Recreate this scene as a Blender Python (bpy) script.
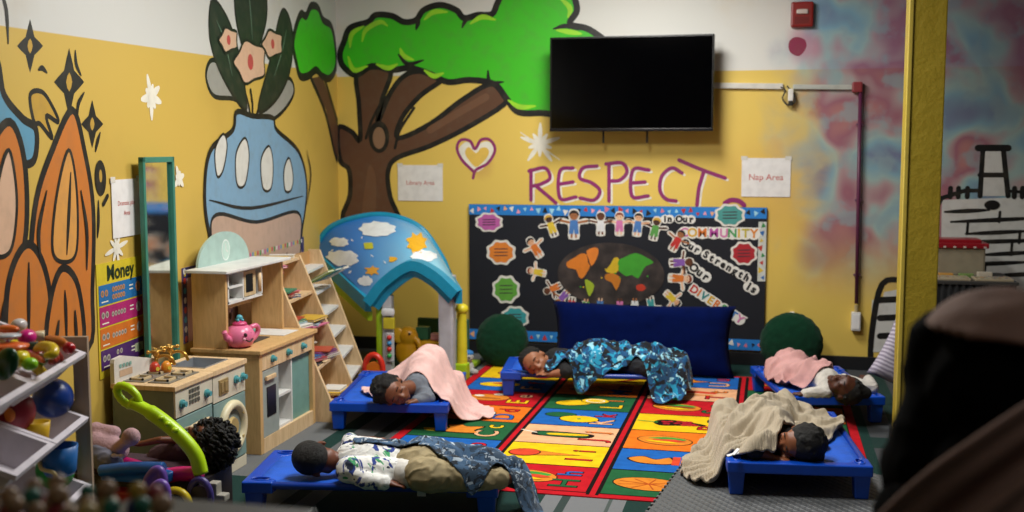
import bpy, bmesh, math, random
import numpy as np
from mathutils import Vector, Matrix, noise
from mathutils.bvhtree import BVHTree
from mathutils.geometry import tessellate_polygon
random.seed(7)
S = bpy.context.scene
for o in list(bpy.data.objects): bpy.data.objects.remove(o)
C = S.collection
# ------------------------------------------------------------ camera, world, lights
FPX, CAMH = 1100.0, 1.4
YAW, PIT = math.radians(13.2), math.atan(108/1100.)
cd = bpy.data.cameras.new('camera'); cam = bpy.data.objects.new('camera', cd); C.objects.link(cam)
cd.sensor_width = 36; cd.lens = 36*FPX/1024; cd.clip_start = .05
cam.location = (0, 0, CAMH); cam.rotation_euler = (math.pi/2-PIT, 0, YAW)
cd.dof.use_dof = True; cd.dof.focus_distance = 4.35; cd.dof.aperture_fstop = 2.3; cd.dof.aperture_blades = 8
S.camera = cam
S.view_settings.view_transform = 'Standard'; S.view_settings.look = 'None'
S.view_settings.gamma = 1; S.view_settings.use_curve_mapping = False
S.view_settings.exposure = 0.0
w = bpy.data.worlds.new('world'); S.world = w; w.use_nodes = True
w.node_tree.nodes['Background'].inputs[0].default_value = (.8, .85, 1, 1)
w.node_tree.nodes['Background'].inputs[1].default_value = .02
LIGHTS = [(-.85, 5.7, 2.74, 60, .5, .9), (-.95, 4.0, 2.74, 66, .5, .9), (.9, .7, 2.74, 6, .5, .9)]   # x, y, z, watts, size x, size y; last is fill added for the scarf
for (lx, ly, lz, lw, sx, sy) in LIGHTS:
    ld = bpy.data.lights.new('ceiling_lamp_light', 'AREA'); ld.shape = 'RECTANGLE'; ld.size = sx; ld.size_y = sy
    ld.energy = lw; ld.color = (1, .98, .935)
    lo = bpy.data.objects.new('ceiling_lamp_light', ld); C.objects.link(lo); lo.location = (lx, ly, lz-.03)
# ------------------------------------------------------------ helpers
def ray(px, py):
    a = (px-512)/FPX; b = -(py-256)/FPX
    cp, sp = math.cos(PIT), math.sin(PIT); y = cp+b*sp; z = -sp+b*cp
    cy, sy = math.cos(YAW), math.sin(YAW)
    return Vector((a*cy-y*sy, a*sy+y*cy, z))
O = Vector((0, 0, CAMH)); WY = 7.2; WX = -2.95
def Z(px, py, z=0.): r = ray(px, py); return O+r*((z-CAMH)/r.z)
def Y(px, py, y=WY): r = ray(px, py); return O+r*(y/r.y)
LT = math.radians(6.5); WC0 = Vector((-2.93, WY, 0)); WD = Vector((-math.sin(LT), math.cos(LT), 0)); WN = Vector((math.cos(LT), math.sin(LT), 0))   # left wall runs at a slight angle
def lw3(s, off, z): p = WC0+WD*(s-WY)+WN*off; return Vector((p.x, p.y, z))
def X(px, py, x=None): r = ray(px, py); return O+r*((WC0-O).dot(WN)/r.dot(WN))
def BW(px, py, y=WY): p = Y(px, py, y); return (p.x, p.z)      # on the back wall: (x, z)
def LW(px, py): p = X(px, py); return (WY+(p-WC0).dot(WD), p.z)      # on the left wall: (y, z)
def FL(px, py): p = Z(px, py); return (p.x, p.y)
def srgb(h):
    if isinstance(h, str):
        h = h.lstrip('#'); c = [int(h[i:i+2], 16)/255 for i in (0, 2, 4)]
    else: c = [v/255 for v in h]
    return tuple(v/12.92 if v <= .04045 else ((v+.055)/1.055)**2.4 for v in c)+(1,)
class G:                                                        # small shader-graph writer
    def __init__(s, name):
        s.m = bpy.data.materials.new(name); s.m.use_nodes = True
        s.t = s.m.node_tree; s.b = s.t.nodes['Principled BSDF']; s.n = s.t.nodes
    def lk(s, a, b): s.t.links.new(a, b)
    def node(s, ty, **k):
        n = s.n.new(ty)
        for a, v in k.items(): setattr(n, a, v)
        return n
    def coord(s, kind='Object', scale=(1, 1, 1)):
        c = s.node('ShaderNodeTexCoord'); m = s.node('ShaderNodeMapping'); m.inputs['Scale'].default_value = scale
        s.lk(c.outputs[kind], m.inputs[0]); return m.outputs[0]
    def noise(s, vec, sc, det=2, dist=0, rough=.5):
        n = s.node('ShaderNodeTexNoise'); n.inputs['Scale'].default_value = sc; n.inputs['Detail'].default_value = det
        n.inputs['Distortion'].default_value = dist; n.inputs['Roughness'].default_value = rough
        s.lk(vec, n.inputs['Vector']); return n.outputs['Fac']
    def ramp(s, fac, stops, mode='LINEAR'):
        r = s.node('ShaderNodeValToRGB'); r.color_ramp.interpolation = mode; e = r.color_ramp.elements
        while len(e) < len(stops): e.new(.5)
        for i, (p, c) in enumerate(stops): e[i].position = p; e[i].color = srgb(c) if not isinstance(c, (int, float)) else (c, c, c, 1)
        s.lk(fac, r.inputs[0]); return r.outputs[0]
    def mix(s, f, a, b, mode='MIX'):
        n = s.node('ShaderNodeMix', data_type='RGBA', blend_type=mode)
        for i, v in ((0, f), (6, a), (7, b)):
            if hasattr(v, 'links'): s.lk(v, n.inputs[i])
            elif i == 0: n.inputs[0].default_value = v
            else: n.inputs[i].default_value = srgb(v)
        return n.outputs[2]
    def math(s, op, a, b=0., clamp=False):
        n = s.node('ShaderNodeMath', operation=op); n.use_clamp = clamp
        for i, v in ((0, a), (1, b)):
            if hasattr(v, 'links'): s.lk(v, n.inputs[i])
            else: n.inputs[i].default_value = v
        return n.outputs[0]
    def sstep(s, v, a, b, lo=0., hi=1.):
        n = s.node('ShaderNodeMapRange', interpolation_type='SMOOTHSTEP'); s.lk(v, n.inputs[0])
        for i, x in enumerate((a, b, lo, hi)): n.inputs[i+1].default_value = x
        return n.outputs[0]
    def bump(s, h, st=.3, d=.005):
        n = s.node('ShaderNodeBump'); n.inputs['Strength'].default_value = st; n.inputs['Distance'].default_value = d
        s.lk(h, n.inputs['Height']); s.lk(n.outputs[0], s.b.inputs['Normal'])
    def col(s, c):
        if hasattr(c, 'links'): s.lk(c, s.b.inputs['Base Color'])
        else: s.b.inputs['Base Color'].default_value = srgb(c)
    def fin(s, rough=.5, metal=0., spec=None):
        s.b.inputs['Roughness'].default_value = rough; s.b.inputs['Metallic'].default_value = metal
        if spec is not None: s.b.inputs['Specular IOR Level'].default_value = spec
        return s.m
_M = {}
def dk(col, f): return tuple(int(int(col.lstrip('#')[i:i+2], 16)*f) for i in (0, 2, 4))
def M(col, rough=.5, metal=0., kind='plain', spec=None):
    """procedural material by colour and surface kind"""
    k = (col, rough, metal, kind, spec)
    if k in _M: return _M[k]
    g = G(kind+'_'+col.lstrip('#')); v = g.coord()
    n = g.noise(v, 18, 4)
    if kind == 'black': g.col(g.mix(n, '#030303', '#060606'))
    elif kind == 'plain':
        g.col(g.mix(g.sstep(n, .35, .75, 0, .5), col, tuple(int(int(col.lstrip('#')[i:i+2], 16)*.88) for i in (0, 2, 4)))); g.bump(g.noise(v, 250, 2), .06, .001)
    elif kind == 'paint': g.col(g.mix(g.sstep(n, .4, .8, 0, .18), col, '#6b6250')); g.bump(g.noise(v, 120, 2), .15, .001)
    elif kind == 'fabric':
        g.col(g.mix(g.sstep(n, .3, .8, 0, .6), col, dk(col, .8))); g.bump(g.noise(v, 420, 3), .6, .002)
        g.b.inputs['Sheen Weight'].default_value = .02
    elif kind == 'fleece':
        g.col(g.mix(g.sstep(n, .3, .8, 0, .7), col, dk(col, .85))); g.bump(g.noise(v, 160, 4, 1), .8, .006)
        g.b.inputs['Sheen Weight'].default_value = .08
    elif kind == 'wood':
        v2 = g.coord(scale=(9, 9, 1.2)); w_ = g.noise(v2, 6, 5, 1.2)
        g.col(g.mix(g.sstep(w_, .35, .7, 0, .35), col, '#a07840')); g.bump(w_, .08, .002)
    elif kind == 'skin':
        g.col(g.mix(g.sstep(g.noise(v, 30, 3), .35, .7, 0, .2), col, '#301008'))
        g.b.inputs['Subsurface Weight'].default_value = .08; g.b.inputs['Subsurface Radius'].default_value = (.02, .008, .004)
    elif kind == 'hair':
        g.col(g.mix(n, col, '#000000')); g.bump(g.noise(v, 200, 4, 2), 1, .006)
    _M[k] = g.fin(rough, metal, spec); return _M[k]
def mesh_obj(name, me, mat, parent=None, smooth=False):
    o = bpy.data.objects.new(name, me); C.objects.link(o)
    for m in (mat if isinstance(mat, (list, tuple)) else [mat]): me.materials.append(m)
    if smooth: me.polygons.foreach_set('use_smooth', [True]*len(me.polygons))
    if parent: o.parent = parent
    return o
def obj(name, bm, mat, parent=None, smooth=False, bevel=0, seg=2):
    """one bmesh -> ONE mesh object"""
    if bevel:
        es = [e for e in bm.edges if len(e.link_faces) == 2 and e.calc_face_angle(0) > .6]
        bmesh.ops.bevel(bm, geom=es, offset=bevel, segments=seg, profile=.6, affect='EDGES', clamp_overlap=True)
    bmesh.ops.recalc_face_normals(bm, faces=bm.faces)
    me = bpy.data.meshes.new(name); bm.to_mesh(me); bm.free()
    return mesh_obj(name, me, mat, parent, smooth)
def auto_smooth(o, ang=40):
    me = o.data; me.polygons.foreach_set('use_smooth', [True]*len(me.polygons))
    bm = bmesh.new(); bm.from_mesh(me)
    for e in bm.edges:
        if len(e.link_faces) == 2 and e.calc_face_angle(0) > math.radians(ang): e.smooth = False
    bm.to_mesh(me); bm.free(); return o
def tag(o, label, cat, group=None, kind=None):
    o['label'] = label; o['category'] = cat
    if group: o['group'] = group
    if kind: o['kind'] = kind
    return o
def thing(name, label, cat, loc=(0, 0, 0), rz=0, group=None):
    o = bpy.data.objects.new(name, None); C.objects.link(o); o.empty_display_size = .05
    o.location = loc; o.rotation_euler = (0, 0, rz); return tag(o, label, cat, group)
def struct(o): o['kind'] = 'structure'; return o
def copy_tree(o, loc=None, parent=None):
    c = o.copy(); C.objects.link(c); c.parent = parent
    for ch in list(o.children): copy_tree(ch, None, c)
    if loc is not None: c.location = loc
    return c
B = bmesh.new
def box(bm, x0, x1, y0, y1, z0, z1, rot=None, piv=None):
    r = bmesh.ops.create_cube(bm, size=1); vs = r['verts']
    bmesh.ops.scale(bm, vec=(x1-x0, y1-y0, z1-z0), verts=vs)
    c = Vector(((x0+x1)/2, (y0+y1)/2, (z0+z1)/2)); bmesh.ops.translate(bm, vec=c, verts=vs)
    if rot is not None: bmesh.ops.rotate(bm, cent=piv if piv is not None else c, matrix=rot, verts=vs)
    return bm
def tube(bm, p0, p1, r0, r1=None, seg=12):
    r1 = r0 if r1 is None else r1; p0 = Vector(p0); p1 = Vector(p1); d = p1-p0
    r = bmesh.ops.create_cone(bm, cap_ends=True, segments=seg, radius1=r0, radius2=max(r1, 1e-5), depth=d.length)
    m = Matrix.Translation((p0+p1)/2) @ d.to_track_quat('Z', 'Y').to_matrix().to_4x4()
    bmesh.ops.transform(bm, matrix=m, verts=r['verts']); return bm
def ball(bm, c, r, M3=None, sub=3):
    if not hasattr(r, '__len__'): r = (r, r, r)
    q = bmesh.ops.create_icosphere(bm, subdivisions=sub, radius=1)
    m = Matrix.Translation(c) @ ((M3.to_4x4() if M3 is not None else Matrix.Identity(4)) @ Matrix.Diagonal((*r, 1)))
    bmesh.ops.transform(bm, matrix=m, verts=q['verts']); return bm
def capsule(bm, p0, p1, r0, r1=None, sub=2):
    r1 = r0 if r1 is None else r1
    ball(bm, p0, r0, sub=sub); ball(bm, p1, r1, sub=sub)
    if (Vector(p1)-Vector(p0)).length > 1e-5: tube(bm, p0, p1, r0, r1, 16)
    return bm
def path(bm, pts, r, seg=8, closed=False, cap=True):
    pts = [Vector(p) for p in pts]; n = len(pts); rings = []
    for i, p in enumerate(pts):
        a = pts[i-1] if (i or closed) else p; b = pts[(i+1) % n] if (i < n-1 or closed) else p
        t = (b-a).normalized(); q = t.to_track_quat('Z', 'Y'); rr = r[i] if hasattr(r, '__len__') else r
        rings.append([bm.verts.new(p+q @ Vector((math.cos(k*2*math.pi/seg)*rr, math.sin(k*2*math.pi/seg)*rr, 0))) for k in range(seg)])
    for i in range(n if closed else n-1):
        A = rings[i]; D_ = rings[(i+1) % n]
        off = 0
        if closed or True:
            off = min(range(seg), key=lambda s_: (A[0].co-D_[s_].co).length)
        for k in range(seg): bm.faces.new((A[k], A[(k+1) % seg], D_[(k+1+off) % seg], D_[(k+off) % seg]))
    if not closed and cap: bm.faces.new(rings[0][::-1]); bm.faces.new(rings[-1])
    return bm
def cr(pts, n=8, closed=False):
    """Catmull-Rom through 2-D or 3-D points"""
    P = [Vector(p) for p in pts]; N = len(P); out = []
    for i in range(N if closed else N-1):
        p0 = P[i-1] if (i or closed) else P[0]*2-P[1]; p1 = P[i]; p2 = P[(i+1) % N]
        p3 = P[(i+2) % N] if (i < N-2 or closed) else P[-1]*2-P[-2]
        for k in range(n):
            t = k/n; out.append(.5*((2*p1)+(p2-p0)*t+(2*p0-5*p1+4*p2-p3)*t*t+(3*p1-p0-3*p2+p3)*t**3))
    if not closed: out.append(P[-1])
    return out
def lathe(bm, prof, c=(0, 0, 0), seg=24):
    rings = []
    for (r, z) in prof:
        rings.append([bm.verts.new((c[0]+math.cos(k*2*math.pi/seg)*r, c[1]+math.sin(k*2*math.pi/seg)*r, c[2]+z)) for k in range(seg)])
    for a, b in zip(rings, rings[1:]):
        for k in range(seg): bm.faces.new((a[k], a[(k+1) % seg], b[(k+1) % seg], b[k]))
    bm.faces.new(rings[0][::-1]); bm.faces.new(rings[-1]); return bm
def prism(bm, poly, f, t):
    """extrude a 2-D polygon; f(u, v, h) -> 3-D, thickness t"""
    a = [bm.verts.new(f(u, v, 0)) for u, v in poly]; b = [bm.verts.new(f(u, v, t)) for u, v in poly]
    n = len(poly)
    for i in range(n): bm.faces.new((a[i], a[(i+1) % n], b[(i+1) % n], b[i]))
    for tri in tessellate_polygon([[Vector((u, v, 0)) for u, v in poly]]):
        bm.faces.new([a[i] for i in tri]); bm.faces.new([b[i] for i in tri][::-1])
    return bm
def text2d(s, size, offset=0.):
    cu = bpy.data.curves.new('t', 'FONT'); cu.body = s; cu.size = size; cu.offset = offset
    cu.align_x = 'CENTER'; cu.align_y = 'CENTER'; cu.resolution_u = 3
    o = bpy.data.objects.new('t', cu); C.objects.link(o)
    dg = bpy.context.evaluated_depsgraph_get(); dg.update(); me = bpy.data.meshes.new_from_object(o.evaluated_get(dg))
    V = [tuple(v.co[:2]) for v in me.vertices]; Fs = [tuple(p.vertices) for p in me.polygons]
    bpy.data.objects.remove(o); bpy.data.curves.remove(cu); bpy.data.meshes.remove(me); return V, Fs
class Flat:
    """paint / print: 2-D shapes in layers on a surface. f(u, v, h) -> 3-D"""
    def __init__(s, f, step=.0006): s.bm = B(); s.f = f; s.mats = []; s.step = step; s.lv = 0; s.ct = 0
    def mi(s, m):
        if m not in s.mats: s.mats.append(m)
        return s.mats.index(m)
    def raw(s, V, Fs, m, lv=None):
        if lv is None: s.lv += 1; lv = s.lv
        s.ct += 1; i = s.mi(m); vs = [s.bm.verts.new(s.f(u, v, lv*s.step+s.ct*3e-6)) for u, v in V]
        for t in Fs:
            try: q = s.bm.faces.new([vs[k] for k in t]); q.material_index = i
            except ValueError: pass
    def poly(s, P, m, lv=None):
        P = [tuple(p[:2]) for p in P]
        s.raw(P, tessellate_polygon([[Vector((u, v, 0)) for u, v in P]]), m, lv)
    def blob(s, P, m, lv=None, ol=None, w=.01, n=7):
        Q = cr([p for p in P], n, True); s.poly(Q, m, lv)
        if ol is not None: s.stroke(Q, w, ol, None if lv is None else lv+1, closed=True)
    def stroke(s, P, w, m, lv=None, closed=False, taper=False, smooth=0):
        if smooth: P = cr(P, smooth, closed)
        P = [Vector(tuple(p[:2])) for p in P]; n = len(P); V = []; Fs = []
        for i, p in enumerate(P):
            a = P[i-1] if (i or closed) else p; b = P[(i+1) % n] if (i < n-1 or closed) else p
            t = (b-a); t = t.normalized() if t.length > 1e-9 else Vector((1, 0)); nn = Vector((-t.y, t.x))
            ww = w/2 if not taper else w/2*(.15+.85*math.sin(math.pi*min(1, max(0, (i+.5)/n))))
            V += [tuple(p+nn*ww), tuple(p-nn*ww)]
        for i in range(n if closed else n-1):
            j = (i+1) % n; Fs.append((2*i, 2*i+1, 2*j+1, 2*j))
        s.raw(V, Fs, m, lv)
        if not closed and not taper:
            for e in (P[0], P[-1]): s.disc(e, w/2, m, s.lv if lv is None else lv, 10)
    def disc(s, c, r, m, lv=None, n=20, ry=None, rot=0):
        ry = ry or r; ca, sa = math.cos(rot), math.sin(rot)
        s.poly([(c[0]+ca*r*math.cos(a)-sa*ry*math.sin(a), c[1]+sa*r*math.cos(a)+ca*ry*math.sin(a)) for a in [k*2*math.pi/n for k in range(n)]], m, lv)
    def rect(s, u0, u1, v0, v1, m, lv=None): s.poly([(u0, v0), (u1, v0), (u1, v1), (u0, v1)], m, lv)
    def text(s, t, c, size, m, rot=0, lv=None, offset=0., fit=None):
        V, Fs = text2d(t, size, offset)
        if fit:
            us = [v[0] for v in V]; vs_ = [v[1] for v in V]; sx = fit[0]/(max(us)-min(us)); sy = fit[1]/(max(vs_)-min(vs_))
            cx = (max(us)+min(us))/2; cy = (max(vs_)+min(vs_))/2; V = [((u-cx)*sx, (v-cy)*sy) for u, v in V]
        ca, sa = math.cos(rot), math.sin(rot)
        s.raw([(c[0]+u*ca-v*sa, c[1]+u*sa+v*ca) for u, v in V], Fs, m, lv)
    def done(s, name, parent=None):
        me = bpy.data.meshes.new(name); s.bm.to_mesh(me); s.bm.free()
        return mesh_obj(name, me, s.mats, parent)
def card(name, poly, f, t, mat, parent=None):
    bm = B(); prism(bm, poly, f, t); return obj(name, bm, mat, parent)
def fb(off=0.): return lambda u, v, h: (u, WY-off-h, v)          # back wall
def fl(off=0.): return lambda u, v, h: tuple(lw3(u, off+h, v))          # left wall
def ff(off=0.): return lambda u, v, h: (u, v, off+h)             # floor
def loc_f(f, loc): return lambda u, v, h: tuple(Vector(f(u, v, h))-Vector(loc))
def remesh(bm, vox, smooth=4, wr=None):
    """union of the solids in bm as one continuous skin"""
    me = bpy.data.meshes.new('r'); bm.to_mesh(me); bm.free(); o = bpy.data.objects.new('r', me); C.objects.link(o)
    m = o.modifiers.new('r', 'REMESH'); m.mode = 'VOXEL'; m.voxel_size = vox
    if smooth: q = o.modifiers.new('s', 'SMOOTH'); q.iterations = smooth; q.factor = .5
    dg = bpy.context.evaluated_depsgraph_get(); dg.update(); r = bpy.data.meshes.new_from_object(o.evaluated_get(dg))
    bpy.data.objects.remove(o); bpy.data.meshes.remove(me)
    if wr:                                                       # cloth wrinkles: (amount, scale, stretch)
        amp, sc = wr
        N = [v.normal.copy() for v in r.vertices]
        for v, n_ in zip(r.vertices, N):
            p = v.co*sc; k = 1-abs(noise.noise(Vector((p.x+noise.noise(p*.7)*1.5, p.y*1.6, p.z))))*2
            v.co += n_*amp*(k*k*(1 if k > 0 else -1)-.3)
    return r
def shift(me, loc):
    me.transform(Matrix.Translation(-Vector(loc))); return me
# ------------------------------------------------------------ room shell
XR = 3.2; YF = -1.8; HC = 2.8
def wall_mat():
    g = G('painted_wall'); v = g.coord(); sx = g.node('ShaderNodeSeparateXYZ'); g.lk(v, sx.inputs[0])
    px, pz = sx.outputs[0], sx.outputs[2]
    base = g.mix(g.sstep(pz, 1.886, 1.892), '#e3c35c', '#dddcd5')
    base = g.mix(g.sstep(g.noise(v, 2.2, 4), .5, .8, 0, .25), base, '#cfa646')
    # sprayed paint cloud at the right of the back wall
    warp = g.math('MULTIPLY', g.math('SUBTRACT', g.noise(v, 2.4, 4, .4), .5), .9)
    xx = g.math('ADD', px, warp)
    mask = g.sstep(xx, -.02, .38); top = g.sstep(pz, 2.25, 2.7, 1, .45)
    mask = g.math('MULTIPLY', mask, top); mask = g.math('MULTIPLY', mask, g.sstep(g.node('ShaderNodeSeparateXYZ').outputs[0], 0, 1) if False else g.sstep(pz, .35, .95))
    cl = g.ramp(g.noise(v, 2.8, 2, .3, .4), [(.28, '#4f5f96'), (.4, '#6aa3bd'), (.47, '#8fb3b8'), (.53, '#a38a98'), (.60, '#8d4a74'), (.70, '#a86a78'), (.8, '#8a8aa4')])
    cl = g.mix(g.sstep(g.noise(v, 6.5, 3), .5, .66, 0, .65), cl, '#7ba0b0')
    cl = g.mix(g.math('MULTIPLY', g.sstep(pz, .95, .5), g.sstep(g.noise(v, 5, 2), .4, .6, .2, .8)), cl, '#6a3272')
    base = g.mix(g.math('MULTIPLY', mask, .88), base, cl)
    # faint pink smudges near it; last entry paints in the dimmer right end
    for (cx, cz, r, c, a) in ((.2, 2.04, .16, '#c06a8c', .6), (-.02, 1.15, .5, '#c9904f', .3), (.3, .72, .16, '#a06a5c', .5), (-1.9, 1.3, .12, '#b0704a', .3), (1.5, 1.9, .8, '#3c3a44', .35)):
        d = g.node('ShaderNodeVectorMath', operation='DISTANCE'); g.lk(v, d.inputs[0]); d.inputs[1].default_value = (cx, WY, cz)
        base = g.mix(g.math('MULTIPLY', g.sstep(g.math('ADD', d.outputs['Value'], g.math('MULTIPLY', warp, .25)), r, r*.2), a), base, c)
    g.col(base); g.bump(g.noise(v, 90, 3), .15, .002); return g.fin(.55)
WALL = wall_mat()
z0_ = X(0, 25.5); LK = (1.909-z0_.z)/(WY-z0_.y)
def left_mat():
    g = G('painted_side_wall'); v = g.coord(); sx = g.node('ShaderNodeSeparateXYZ'); g.lk(v, sx.inputs[0]); pz = sx.outputs[2]
    base = g.mix(g.sstep(g.math('ADD', pz, g.math('MULTIPLY', g.math('SUBTRACT', WY, sx.outputs[1]), LK)), 1.906, 1.912), '#cfae50', '#cfcfca')
    base = g.mix(g.sstep(g.noise(v, 2, 4), .5, .8, 0, .25), base, '#a88a3c')
    g.col(base); g.bump(g.noise(v, 90, 3), .15, .002); return g.fin(.5)
def floor_mat():
    g = G('striped_carpet'); v = g.coord(); sx = g.node('ShaderNodeSeparateXYZ'); g.lk(v, sx.inputs[0]); x, y = sx.outputs[0], sx.outputs[1]
    def band(a, lo, hi): return g.math('MULTIPLY', g.math('GREATER_THAN', a, lo), g.math('LESS_THAN', a, hi))
    c = g.mix(g.noise(v, 60, 3), '#14332e', '#1d443e')
    for lo, hi, col in ((-2.32, -2.07, '#77797a'), (-1.98, -1.72, '#6f7172'), (-1.86, -1.80, '#2e3635'), (-.86, -.53, '#85878a'), (-.79, -.755, '#3b4a47'), (-.60, -.585, '#55605c'), (.5, 3.3, '#4e5154'), (.62, .7, '#25413c'), (-2.95, -2.5, '#55585a')):
        c = g.mix(band(x, lo, hi), c, col)
    c = g.mix(g.math('MULTIPLY', g.math('GREATER_THAN', x, .5), band(y, 5.3, 5.5)), c, '#213c38')
    c = g.mix(g.math('MULTIPLY', g.math('LESS_THAN', x, -2.05), band(y, 3.7, 4.22)), c, '#1a3d37')
    n = g.noise(v, 300, 3); c = g.mix(g.math('MULTIPLY', n, .45), c, '#1a1c1c'); g.col(c); g.bump(n, .8, .004); return g.fin(.95, 0, .2)
struct(obj('floor', box(B(), -3.2, XR, YF, WY+.1, -.1, 0), floor_mat()))
wall_back = struct(obj('wall_back', box(B(), -3.05, XR, WY, WY+.12, 0, HC), WALL))
bm = B(); prism(bm, [tuple(lw3(YF-.1, 0, 0)[:2]), tuple(lw3(WY+.0, 0, 0)[:2]), tuple(lw3(WY, -.12, 0)[:2]), tuple(lw3(YF-.1, -.12, 0)[:2])], ff(0), HC)
wall_left = struct(obj('wall_left', bm, left_mat()))
struct(obj('wall_right', box(B(), XR, XR+.12, YF, WY, 0, HC), M('#6b675e', .8, kind='paint')))
struct(obj('wall_front', box(B(), WX, XR, YF-.12, YF, 0, HC), M('#57544c', .8, kind='paint')))
struct(obj('ceiling', box(B(), -3.1, XR+.1, YF-.1, WY+.1, HC, HC+.1), M('#b9b7b0', .9, kind='paint')))
bb = B(); box(bb, -2.94, XR, WY-.018, WY, 0, .085); struct(obj('baseboard_back', bb, M('#15161a', .5), bevel=.003))
bb = B(); prism(bb, [tuple(lw3(YF, .0, 0)[:2]), tuple(lw3(WY-.03, 0, 0)[:2]), tuple(lw3(WY-.03, .018, 0)[:2]), tuple(lw3(YF, .018, 0)[:2])], ff(0), .085); struct(obj('baseboard_left', bb, M('#15161a', .5), bevel=.003))
for (lx, ly, lz, lw, sx_, sy_) in LIGHTS:
    t = thing('ceiling_light', 'recessed rectangular ceiling light panel over the '+('rug' if ly > 5 else 'play kitchen' if ly > 2 else 'near right corner, added to light the scarf'), 'ceiling light', (lx, ly, HC-.03))
    bm = B()
    for a in ((-sx_/2-.03, -sx_/2, -sy_/2-.03, sy_/2+.03), (sx_/2, sx_/2+.03, -sy_/2-.03, sy_/2+.03), (-sx_/2, sx_/2, -sy_/2-.03, -sy_/2), (-sx_/2, sx_/2, sy_/2, sy_/2+.03)): box(bm, *a, -.02, .03)
    obj('frame', bm, M('#d8d8d4', .5), t)
    obj('diffuser', box(B(), -sx_/2, sx_/2, -sy_/2, sy_/2, .0, .02), M('#f4f2ea', .6), t)
# yellow pillar
g = G('pillar_paint'); v = g.coord(); g.col(g.mix(g.noise(v, 3, 4), '#b9a232', '#a58e28'))
g.bump(g.math('ADD', g.noise(v, 14, 3), g.math('MULTIPLY', g.noise(v, 70, 2), .3)), .6, .012); PIL = g.fin(.45)
bm = B(); box(bm, .587, .742, 5.22, 5.40, 0, HC); pil = struct(obj('pillar', bm, PIL, bevel=.006))
pil['label'] = 'square yellow painted concrete pillar'
obj('lit_edge', box(B(), .582, .60, 5.212, 5.235, .05, HC), M('#d2bb4e', .5, kind='paint'), pil, bevel=.004)  # lit left side of the pillar, painted as a lighter strip
obj('base_trim', box(B(), .578, .751, 5.205, 5.408, 0, .09), M('#15161a', .5), pil, bevel=.003)

# ------------------------------------------------------------ painted murals (paint on the walls)
K = M('#0c0c0b', .5, kind='paint')
GREEN = M('#3fc41a', .5, kind='paint'); LIME = M('#9fe02a', .5, kind='paint'); TRUNK = M('#5e3d28', .6, kind='paint'); TR2 = M('#8a6a50', .6, kind='paint')
def P(f, pts): return [f(*p) for p in pts]
F_ = Flat(fb(), .0001)
# trunk and limbs
F_.blob(P(BW, [(345, 222), (350, 195), (349, 170), (340, 160), (338, 128), (352, 132), (360, 140), (359, 105), (358, 72), (390, 70), (382, 100), (378, 122), (392, 90), (412, 72), (445, 76), (420, 96), (402, 118), (398, 138), (430, 124), (462, 100), (492, 84), (508, 100), (470, 126), (430, 146), (397, 158), (388, 172), (390, 196), (397, 225)]), TRUNK, ol=K, w=.035, n=5)
F_.blob(P(BW, [(362, 220), (366, 180), (370, 165), (376, 180), (374, 220)]), M('#6b4931', .6, kind='paint'))
F_.stroke(P(BW, [(366, 138), (372, 120), (384, 98)]), .02, K, smooth=6); F_.stroke(P(BW, [(395, 148), (400, 130), (414, 108)]), .02, K, smooth=6)
F_.stroke(P(BW, [(430, 130), (460, 112), (486, 97)]), .05, M('#6f4c34', .6, kind='paint'), smooth=6)
F_.disc(BW(379, 137), .075, K, ry=.11); F_.disc(BW(379, 138), .045, TR2, ry=.075)
# crown
crown = [(344, 42), (350, 28), (368, 22), (376, 15), (392, 16), (404, 22), (416, 20), (424, 10), (440, 5), (456, 10), (464, 18), (478, 15), (492, 14), (498, 2), (508, -14), (545, -20), (570, -8), (577, 10), (570, 24), (590, 30), (610, 50), (606, 92), (560, 112), (540, 113), (518, 112), (506, 98), (494, 84), (470, 80), (448, 82), (430, 74), (410, 68), (392, 70), (372, 66), (356, 75), (343, 66), (340, 54)]
F_.blob(P(BW, crown), GREEN, ol=K, w=.042, n=6)
for q in ([(350, 48), (352, 34), (364, 26)], [(348, 56), (354, 70), (368, 66)], [(362, 42), (366, 30), (380, 22), (388, 26)], [(376, 64), (388, 68), (398, 64)], [(424, 20), (434, 12), (448, 12)], [(470, 24), (482, 17), (496, 20)], [(400, 48), (404, 56), (414, 60)], [(424, 70), (434, 76), (444, 73)], [(508, 100), (520, 107), (536, 106)], [(556, 30), (570, 32), (582, 34)], [(560, -2), (570, 8), (568, 18)]):
    F_.stroke(P(BW, q), .034, LIME, taper=True, smooth=5)
for q in ([(398, 54), (408, 64), (424, 60)], [(488, 70), (490, 82), (504, 82)], [(553, 29), (566, 26), (580, 30)], [(416, 30), (418, 24), (420, 20)], [(462, 28), (466, 20), (470, 18)]):
    F_.stroke(P(BW, q), .03, K, taper=True, smooth=5)
tm = F_.done('tree_mural', wall_back); tm['label'] = 'painted mural of a brown tree with bright green black-outlined crown'
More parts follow.
